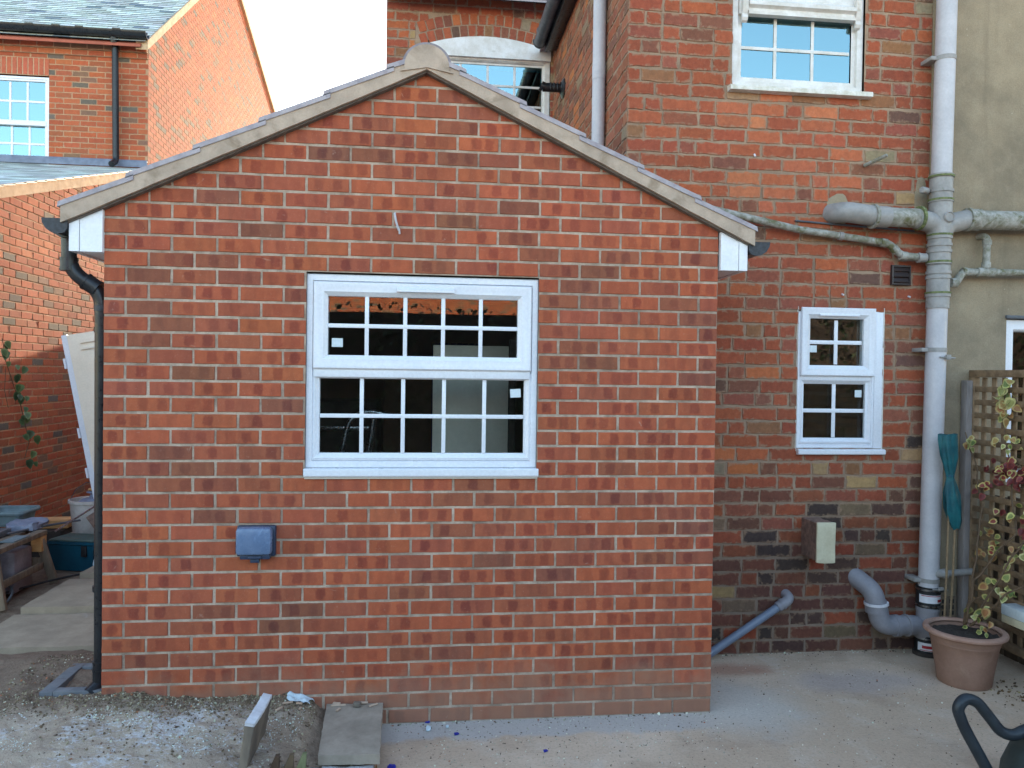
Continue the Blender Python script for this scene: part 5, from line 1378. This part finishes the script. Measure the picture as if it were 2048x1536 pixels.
def reg_cn():
    x = random.uniform(1.34, 4.4); y = random.uniform(-.62, .74) if x > 2.95 else (random.triangular(-.62, -.02, -.04) if random.random() < .6 else random.uniform(-.62, -.02))
    return x, y
PC = [(S(176,168,158), 4), (S(110,94,84), 3), (S(226,222,216), 2.2), (S(86,72,64), 2), (S(160,96,70), .7)]
rubble('concrete_grit', 2600, reg_cn, PC, .0015, .0055, lambda x, y: conc_h(x, y))
def reg_cr():
    if random.random() < .5: return random.uniform(2.95, 4.5), YH-abs(random.gauss(0, .02))-.008
    return random.uniform(1.33, 2.93), -abs(random.gauss(0, .018))-.008
rubble('wall_foot_crumbs', 420, reg_cr, PC, .002, .009, lambda x, y: conc_h(x, y))
def reg_lf():
    return random.gauss(4.7, .09), random.gauss(.02, .12)
rubble('leaf_litter', 160, reg_lf, [(S(110,84,60), 3), (S(84,64,50), 3), (S(150,130,90), 1)], .004, .014, lambda x, y: conc_h(x, y)-.001)

# =================================================================== SIDE PASSAGE
def slab(pts, z0, z1, lb, rot=0):
    a = MB(); n_ = 10; vs = []; fs = []
    for lay in (0, 1):
        for j in range(n_+1):
            for i in range(n_+1):
                u, v_ = i/n_, j/n_
                x = (pts[0][0]*(1-u)+pts[1][0]*u)*(1-v_)+(pts[3][0]*(1-u)+pts[2][0]*u)*v_; y = (pts[0][1]*(1-u)+pts[1][1]*u)*(1-v_)+(pts[3][1]*(1-u)+pts[2][1]*u)*v_
                ed = i in (0, n_) or j in (0, n_)
                vs.append((x+(.005*noise.noise((x*20, y*20, 1)) if ed else 0), y+(.006*noise.noise((x*20, y*20, 4)) if ed else 0), (z1+.004*noise.noise((x*8, y*8, 0))-(.004 if ed else 0)) if lay else z0))
    q = n_+1
    for j in range(n_):
        for i in range(n_):
            fs.append((q*q+j*q+i, q*q+(j+1)*q+i, q*q+(j+1)*q+i+1, q*q+j*q+i+1)); fs.append((j*q+i, j*q+i+1, (j+1)*q+i+1, (j+1)*q+i))
    for i in range(n_):
        for (a0, a1) in ((i, i+1), (n_*q+i+1, n_*q+i)): fs.append((a0, q*q+a0, q*q+a1, a1))
        for (a0, a1) in (((i+1)*q, i*q), (i*q+n_, (i+1)*q+n_)): fs.append((a0, q*q+a0, q*q+a1, a1))
    a.add(vs, fs); o = a.build('paving_slab', m['slab'], None, 40); return tag(o, lb, 'paving slab', 'paving slabs down the side passage')
slab([(-1.115,1.475),(-.06,1.475),(-.06,.86),(-1.115,.86)], .05, .122, 'nearest and widest paving slab in the side passage, behind the gully')
slab([(-1.10,2.20),(-.06,2.20),(-.06,1.515),(-1.10,1.515)], .06, .158, 'second paving slab of the passage, beyond the nearest one')
slab([(-1.0,2.90),(-.06,2.90),(-.06,2.255),(-1.05,2.255)], .06, .19, 'third paving slab of the passage, in front of the teal toolbox')

# trestle bench
wb = empty('trestle_bench', (-1.5, 1.9, .1), 'low weathered timber trestle bench loaded with tools in the side passage', 'bench')
BZ = .47
a = MB(); a.bar((-1.36, 2.36, BZ), (-1.36, 1.2, BZ), .07, .035, (0,0,1), .003); a.bar((-1.56, 2.36, BZ), (-1.56, 1.2, BZ), .22, .03, (0,0,1), .003); a.build('top_planks', m['wood_grey'], wb)
for (x0, y0, x1, y1) in ((-1.36, 2.30, -1.275, 2.36), (-1.36, 1.70, -1.285, 1.66), (-1.66, 2.30, -1.72, 2.36), (-1.66, 1.70, -1.74, 1.66)):
    a = MB(); a.bar((x0, y0, BZ-.02), (x1, y1, .09), .06, .032, (0,1,0), .003); a.build('leg', m['wood_grey'], wb)
a = MB(); a.bar((-1.31, 2.335, .25), (-1.70, 2.335, .25), .07, .022, (0,1,0), .002); a.bar((-1.31, 1.68, .25), (-1.70, 1.68, .25), .07, .022, (0,1,0), .002); a.bar((-1.335, 2.30, .235), (-1.335, 1.68, .235), .022, .05, (0,0,1), .002); a.build('stretchers', m['wood_grey'], wb)
a = MB(); a.box(-1.40, -1.325, 2.27, 2.352, BZ-.13, BZ-.019, .004); a.build('corner_block', m['timber'], wb)
def on(x, y, z): return (x, y, z)
# grey tub, washing up bowl shaped
tb = empty('storage_tub', (-1.72, 2.5, .53), 'blue grey plastic tub standing behind the tools on the trestle bench', 'tub')
a = MB()
def rrect(cx, cy, hx, hy, r, n=6):
    o = []
    for (sx, sy, a0) in ((1,1,0),(-1,1,pi/2),(-1,-1,pi),(1,-1,3*pi/2)):
        for k in range(n+1):
            an = a0+pi/2*k/n; o.append((cx+sx*(hx-r)+r*cos(an), cy+sy*(hy-r)+r*sin(an)))
    return o
def shell(mb, cx, cy, prof, r=.04):
    vs = []; fs = []; n = None
    for (hx, hy, z) in prof:
        o = rrect(cx, cy, hx, hy, min(r, hx*.9, hy*.9)); n = len(o); vs += [(p[0], p[1], z) for p in o]
    for i in range(len(prof)-1):
        for k in range(n): fs.append((i*n+k, i*n+(k+1) % n, (i+1)*n+(k+1) % n, (i+1)*n+k))
    fs.append(tuple(reversed(range(n)))); fs.append(tuple((len(prof)-1)*n+k for k in range(n))); mb.add(vs, fs)
shell(a, -1.70, 2.60, [(.10,.11,.485),(.125,.13,.575),(.15,.155,.575),(.155,.16,.59),(.15,.155,.605),(.135,.14,.6),(.12,.125,.50)]); a.build('bowl', m['tub'], tb)
a = MB(); a.tube(bend([(-1.86, 2.48, .60), (-1.87, 2.46, .66), (-1.82, 2.44, .685), (-1.79, 2.44, .63)], .03), .018, 12); a.build('handle', m['tub'], tb)
sd1 = MB()
for k, (r, z) in enumerate(((.1,.488),(.092,.508),(.08,.53),(.066,.553))): sd1.lathe((-1.47, 1.75, z), [(r*.8,0),(r,.006),(r,.014),(r*.86,.018)], 28, None, 0, True, True)
tag(sd1.build('plate_stack', m['cream_plastic']), 'small stack of cream plastic lids on the trestle bench', 'lids')
a = MB(); a.box(-1.52, -1.40, 1.60, 1.72, .487, .53, .012); tag(a.build('tape_roll', m['red_tin']), 'dark red tin lid at the near end of the trestle bench', 'tin')
a = MB(); a.box(-1.66, -1.5, 2.02, 2.2, .486, .535, .006, 0); tag(a.build('tool_case', m['gutter_grey']), 'flat grey tool case on the trestle bench in front of the tub', 'tool case')
a = MB(); lump(a, -1.60, -1.38, 2.30, 2.52, .486, .545, .02, 8); tag(a.build('crumpled_bag', m['bag'], None, 50), 'crumpled grey plastic bag on the far end of the trestle bench', 'bag')
a = MB(); a.box(-1.43, -1.335, 1.90, 2.12, .488, .496, .002); tag(a.build('blue_board', m['tub']), 'small flat blue grey board on the front plank of the bench', 'board')
a = MB(); a.tube([(-1.52, 2.1, .50), (-1.38, 2.4, .505), (-1.22, 2.66, .50)], .009, 8); tag(a.build('bar', m['gutter_grey']), 'thin dark metal bar lying over the end of the trestle bench', 'bar')
a = MB(); a.tube([(-1.30, 2.42, .46), (-1.12, 2.62, .60), (-.95, 2.8, .74)], .008, 8); tag(a.build('spirit_rod', m['steel']), 'thin grey rod leaning up across the bucket towards the downpipe', 'rod')
a = MB(); lump(a, -1.75, -1.5, 1.85, 2.2, .10, .40, .012, 8); tag(a.build('cement_bag', m['bag'], None, 50), 'blue grey paper cement bag standing under the trestle bench', 'bag')
a = MB(); a.box(-1.50, -1.375, 2.0, 2.25, .10, .40, .02); tag(a.build('power_tool_case', m['pink_case']), 'upright grey mauve tool case under the trestle bench', 'tool case')
a = MB(); shell(a, -1.62, 1.72, [(.13,.16,.10),(.15,.18,.19),(.16,.19,.2),(.15,.18,.2),(.13,.16,.12)]); tag(a.build('washing_up_bowl', m['navy']), 'dark blue bowl on the ground under the near end of the bench', 'bowl')
a = MB(); a.tube([(-1.40+.07*cos(t*.4), 1.86+.07*sin(t*.4), .13+.06*0+.06*sin(t*.4)) for t in range(17)], .009, 8); tag(a.build('cable_coil', m['gutter_grey']), 'loop of dark cable on the ground by the bench leg', 'cable')
a = MB(); lump(a, -1.60, -1.40, 1.70, 1.9, .262, .29, .01, 6); tag(a.build('dust_sheet', m['sticker'], None, 50), 'folded pale sheet resting on the bench stretcher', 'sheet')
# teal toolbox
tb2 = empty('tool_box', (-1.2, 2.78, .1), 'teal plastic tool box on the ground in front of the dusty bucket', 'tool box')
mt = Matrix.Translation((-1.27, 2.80, .09)) @ Matrix.Rotation(R(-12), 4, 'Z')
a = MB(); vs = []
for (hx, hy, z) in ((.165,.10,0),(.19,.125,.205),(.2,.135,.215),(.2,.135,.235)):
    vs += [mt @ Vector((sx*hx, sy*hy, z)) for sx, sy in ((-1,-1),(1,-1),(1,1),(-1,1))]
a.add(vs, [(3,2,1,0)]+[(i*4+k, i*4+(k+1) % 4, (i+1)*4+(k+1) % 4, (i+1)*4+k) for i in range(3) for k in range(4)]+[(12,13,14,15)]); a.build('box_body', m['teal'], tb2)
a = MB(); a.box(-.19, .19, -.125, .125, .2355, .25, .006, 0, mt); a.build('lid', m['teal_lid'], tb2)
a = MB(); a.box(.09, .135, -.135, -.118, .12, .205, .004, 0, mt); a.build('latch', m['rubber'], tb2)
bu = empty('bucket', (-1.32, 3.15, .3), 'dusty pale grey bucket with a tool in it behind the teal tool box', 'bucket')
a = MB(); a.lathe((-1.32, 3.12, .30), [(.135,0),(.14,.01),(.165,.27),(.178,.272),(.178,.296),(.165,.296),(.14,.06)], 44); a.build('bucket_body', m['bucket'], bu)
a = MB(); a.tube([(-1.495, 3.12, .585), (-1.44, 3.10, .68), (-1.36, 3.1, .735), (-1.15, 3.1, .735)], .004, 8); a.build('handle', m['steel'], bu)
a = MB(); a.lathe((-1.31, 3.12, .50), [(.13,0),(.12,.07),(.08,.1),(.03,.11),(.02,.14),(.05,.15),(.05,.16),(0,.162)], 30); tl_ = empty('tool', (-1.2, 3.12, .5), 'grey domed tool with an orange knob poking out of the dusty bucket', 'tool')
a.build('tool_body', m['bag'], tl_)
a = MB(); a.lathe((-1.31, 3.12, .668), [(.035,0),(.042,.008),(.036,.016),(0,.018)], 20); a.build('knob', m['timber'], tl_)
st2 = MB(); lump(st2, -1.52, -1.08, 2.98, 3.3, .07, .30, .006, 5); tag(st2.build('concrete_block', m['slab']), 'grey concrete block the dusty bucket stands on', 'block')
a = MB(); mt = Matrix.Translation((-1.70, 3.25, .37)) @ Matrix.Rotation(R(4), 4, 'Z'); a.box(-.16, .16, -.09, .09, -.035, .035, .004, 0, mt); tag(a.build('timber_offcut', m['timber']), 'bright sawn timber offcut left of the dusty bucket', 'timber')
a = MB(); lump(a, -1.88, -1.55, 3.08, 3.42, .06, .333, .01, 6); tag(a.build('rubble_sack', m['dark'], None, 40), 'dark rubble sack under the bright timber offcut', 'sack')
a = MB(); a.box(-.055, .055, -.02, .02, -.12, .12, .004, 0, Matrix.Translation((-1.14, 2.86, .42)) @ Matrix.Rotation(R(-35), 4, 'Y')); tag(a.build('trowel_handle', m['block_side']), 'brown wooden wedge resting on the teal tool box lid', 'wedge')
jr = empty('jar', (-1.02, 2.72, .12), 'small clear and teal tin lying by the tool box near the downpipe', 'tin')
a = MB(); a.tube([(-1.08, 2.60, .17), (-.98, 2.60, .17)], .045, 24); a.build('body', m['sticker'], jr)
a = MB(); a.tube([(-1.05, 2.60, .17), (-1.01, 2.60, .17)], .0462, 24, False); a.build('label_band', m['teal_cloth'], jr)
a = MB(); a.tube(bend([(-.85, 2.52, .135), (-1.1, 2.44, .135), (-1.28, 2.22, .13), (-1.45, 1.95, .12)], .1), .008, 8); tag(a.build('cable', m['rubber']), 'black cable trailing over the ground past the passage slabs', 'cable')
# leaning door
ld = empty('leaning_door', (-1.6, 3.6, .1), 'white panelled door leaf leaning at an angle behind the black downpipe', 'door')
# leaf lies in a plane roughly facing the camera, leaned sideways to the right
T = Vector((-1.50, 3.05, 1.975)); B_ = Vector((-1.255, 3.05, .72)); ev = (B_-T).normalized(); eu = Vector((1,0.12,0)); eu = (eu-ev*eu.dot(ev)).normalized(); en = eu.cross(ev).normalized()
if en.y > 0: en = -en
def DP(u, v_, d): return T+eu*u+ev*v_+en*d
def dbox(mb, u0, u1, v0, v1, d0, d1): mb.add([DP(u0,v0,d0),DP(u1,v0,d0),DP(u1,v1,d0),DP(u0,v1,d0),DP(u0,v0,d1),DP(u1,v0,d1),DP(u1,v1,d1),DP(u0,v1,d1)], [(3,2,1,0),(4,5,6,7),(0,1,5,4),(1,2,6,5),(2,3,7,6),(3,0,4,7)])
a = MB(); dbox(a, 0, .80, 0, 1.93, -.045, 0); a.build('leaf', m['bounce_lit_door'], ld)
a = MB(); dbox(a, -.046, -.0005, -.004, 1.93, -.05, -.012); a.build('door_edge', m['upvc'], ld)
for v_ in (.19, .78, 1.12):
    a = MB(); dbox(a, -.062, -.0465, v_, v_+.085, -.03, .006); a.build('hinge', m['upvc'], ld)
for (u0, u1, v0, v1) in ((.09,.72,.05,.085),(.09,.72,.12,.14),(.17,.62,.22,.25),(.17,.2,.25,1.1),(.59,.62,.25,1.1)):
    a = MB(); dbox(a, u0, u1, v0, v1, .0005, .014); a.build('moulding', m['bounce_lit_door'], ld)
a = MB(); dbox(a, .2005, .5895, .2505, 1.1, .0005, .003); a.build('glazed_panel', m['gutter_grey'], ld)
# ivy hanging on the annex wall
iv = empty('ivy', (-2.15, 3.55, 1.3), 'thin strand of dark green ivy hanging on the left brick wall', 'ivy')
lv = MB(); a = MB()
ist = [(-2.17,3.38,1.95),(-2.15,3.40,1.75),(-2.14,3.52,1.52),(-2.13,3.60,1.38),(-2.13,3.68,1.2),(-2.12,3.74,1.02),(-2.12,3.66,.88)]
a.tube(ist, .004, 6); a.tube([(-2.15,3.40,1.7),(-2.14,3.36,1.5),(-2.13,3.40,1.35)], .003, 6); a.build('stems', m['stem'], iv)
GR = [(S(74,98,66), S(54,78,50)), (S(60,84,60), S(44,66,46)), (S(96,112,74), S(70,90,56))]
for i in range(len(ist)-1):
    for k in range(5 if i < 4 else 3):
        p = Vector(ist[i]).lerp(Vector(ist[i+1]), random.random())+Vector((random.uniform(0,.05), random.gauss(0,.06), random.gauss(0,.03)))
        L = random.uniform(.045,.085); leaf(lv, p, (random.uniform(-.2,.5), random.uniform(-.6,.6), -1), (1, -.6, .3), L, L*.9, [vary(x) for x in random.choice(GR)], .2)
lv.build('leaves', m['ivy'], iv, smooth=60)
# unseen boarded screen, added to cast the shadow line on the left wall
ga = empty('shade_screen', (-.6, 9, 0), 'unseen boarded timber screen added behind the extension to shade the passage wall', 'shade screen')
a = MB(); x = -2.19
while x < 1.05: a.box(x, x+.144, 9.0, 9.03, 0, 2.72, .003); x += .146
a.build('boards', m['wood_grey'], ga)
a = MB(); a.box(-2.15, 1.07, 9.031, 9.07, .4, .5, .003); a.box(-2.15, 1.07, 9.031, 9.07, 2.2, 2.3, .003); a.build('rails', m['wood_grey'], ga)

# =================================================================== INSIDE THE EXTENSION
di = empty('door_panel', (1.78, .9, .1), 'pale grey board standing inside behind the right half of the new window', 'board')
a = MB(); a.box(1.52, 1.95, .62, .66, .08, 1.86, .004); a.build('board_face', m['board'], di)
a = MB(); a.box(1.952, 1.99, .60, .65, .08, 1.9, .003); a.build('board_edge', m['dark'], di)
la = empty('step_ladder', (1.12, .45, .1), 'grey metal step ladder inside behind the lower left panes', 'ladder')
a = MB(); a.tube(bend([(1.02,.35,1.15),(1.08,.36,1.45),(1.17,.36,1.50),(1.32,.36,1.47)], .05), .014, 12); a.build('rail', m['steel'], la)
a = MB(); a.tube([(1.14,.5,1.0),(1.2,.5,1.45)], .016, 12); a.build('rail', m['steel'], la)
a = MB(); a.bar((1.05,.36,1.2),(1.3,.5,1.2), .05, .02); a.build('tread', m['steel'], la)
cu = empty('kitchen_unit', (.9, 2.2, .1), 'dark kitchen cabinets inside behind the lower left panes', 'cabinet')
a = MB(); a.box(.3, 1.15, 1.6, 2.2, .1, 1.5, .01); a.build('carcass', m['dark'], cu)
a = MB(); a.box(.36, 1.10, 1.575, 1.598, 1.3, 1.33, .004); a.build('handle', m['steel'], cu)
a = MB(); a.box(1.18, 1.55, 1.9, 1.94, .1, 1.72, .004); tag(a.build('plywood_sheet', m['brown_ply']), 'brown plywood sheet leaning inside behind the window', 'plywood')
a = MB()
for i in range(8): a.box(1.52+i*.04, 1.56+i*.04, 1.3+(.015 if i % 2 else 0), 1.33+(.015 if i % 2 else 0), .1, 1.9, .008)
tag(a.build('dark_blue_sheet', m['navy']), 'dark blue hanging sheet inside the middle of the new window', 'sheet')
# objects on the upper window sill
a = MB(); a.box(3.40, 3.47, .86, .92, 3.50, 3.62, .01); tag(a.build('tissue_box', m['curtain']), 'white tissue box on the sill inside the upper window', 'box')
a = MB(); a.lathe((3.63, .9, 3.50), [(.04,0),(.045,.08),(.04,.08)], 20, None, 0, True, True); tag(a.build('mug', m['curtain']), 'white mug on the sill inside the upper window', 'mug')
a = MB(); a.lathe((3.95, .9, 3.50), [(.035,0),(.03,.01),(.008,.02),(.006,.08),(.02,.1),(.05,.16),(.055,.22),(.05,.22)], 22, None, 0, True, True); tag(a.build('goblet', m['curtain']), 'pale goblet on the sill inside the upper window', 'goblet')

# =================================================================== BEHIND THE PHOTOGRAPHER (mirrored in the panes)
hg = empty('hedge', (1, -9.5, 0), 'dark evergreen hedge mirrored in the panes of the new window', 'hedge')
a = MB()
for _ in range(13000):
    x = random.uniform(-9, 24); top = 2.84+.07*noise.noise((x*.6, 0, 0))+(.15*random.random()**3 if random.random() < .02 else 0)+1.6*sstep(8, 12, x)
    z = random.uniform(0, top); y = -9.3-abs(random.gauss(0, .25))
    s_ = random.uniform(.03, .08); d = Vector((random.uniform(-1,1), random.uniform(-1,1), random.uniform(-1,1))).normalized(); u_ = d.orthogonal().normalized()*s_; v2 = d.cross(u_)
    p = Vector((x, y, z)); a.add([p-u_, p-v2*.6, p+u_, p+v2*.6], [(0,1,2,3)], 0, vary(S(52,64,48), .25))
a.build('leaves', m['hedge'], hg, smooth=180)
a = MB(); a.box(-9, 9, -10.1, -9.75, 0, 2.74); a.box(9.001, 24, -10.1, -9.75, 0, 3.9); a.build('branches', m['dark'], hg)
bh = empty('opposite_house', (0, -24, 0), 'sunlit brick house mirrored at the top of the new window', 'house')
brickwork('front_wall', bh, (10, -24, 0), (-1,0,0), (0,1,0), stretcher_rows(0, 18, 2.4, 4.6, .075, .22, .012, .012), [m['brick_near'], m['mortar_near']], pal_near, jit=0, depth=.004, detail=False)
a = MB(); a.box(-8, 10, -32, -24.02, 0, 5.3); a.build('core_wall', bpy.data.materials['plain_red_brick'], bh)
a = MB(); a.prism([(-23.6, 4.6), (-28, 7.4), (-32.4, 4.6)], 'x', -8.2, 10.2); a.build('roof', m['tile'], bh)
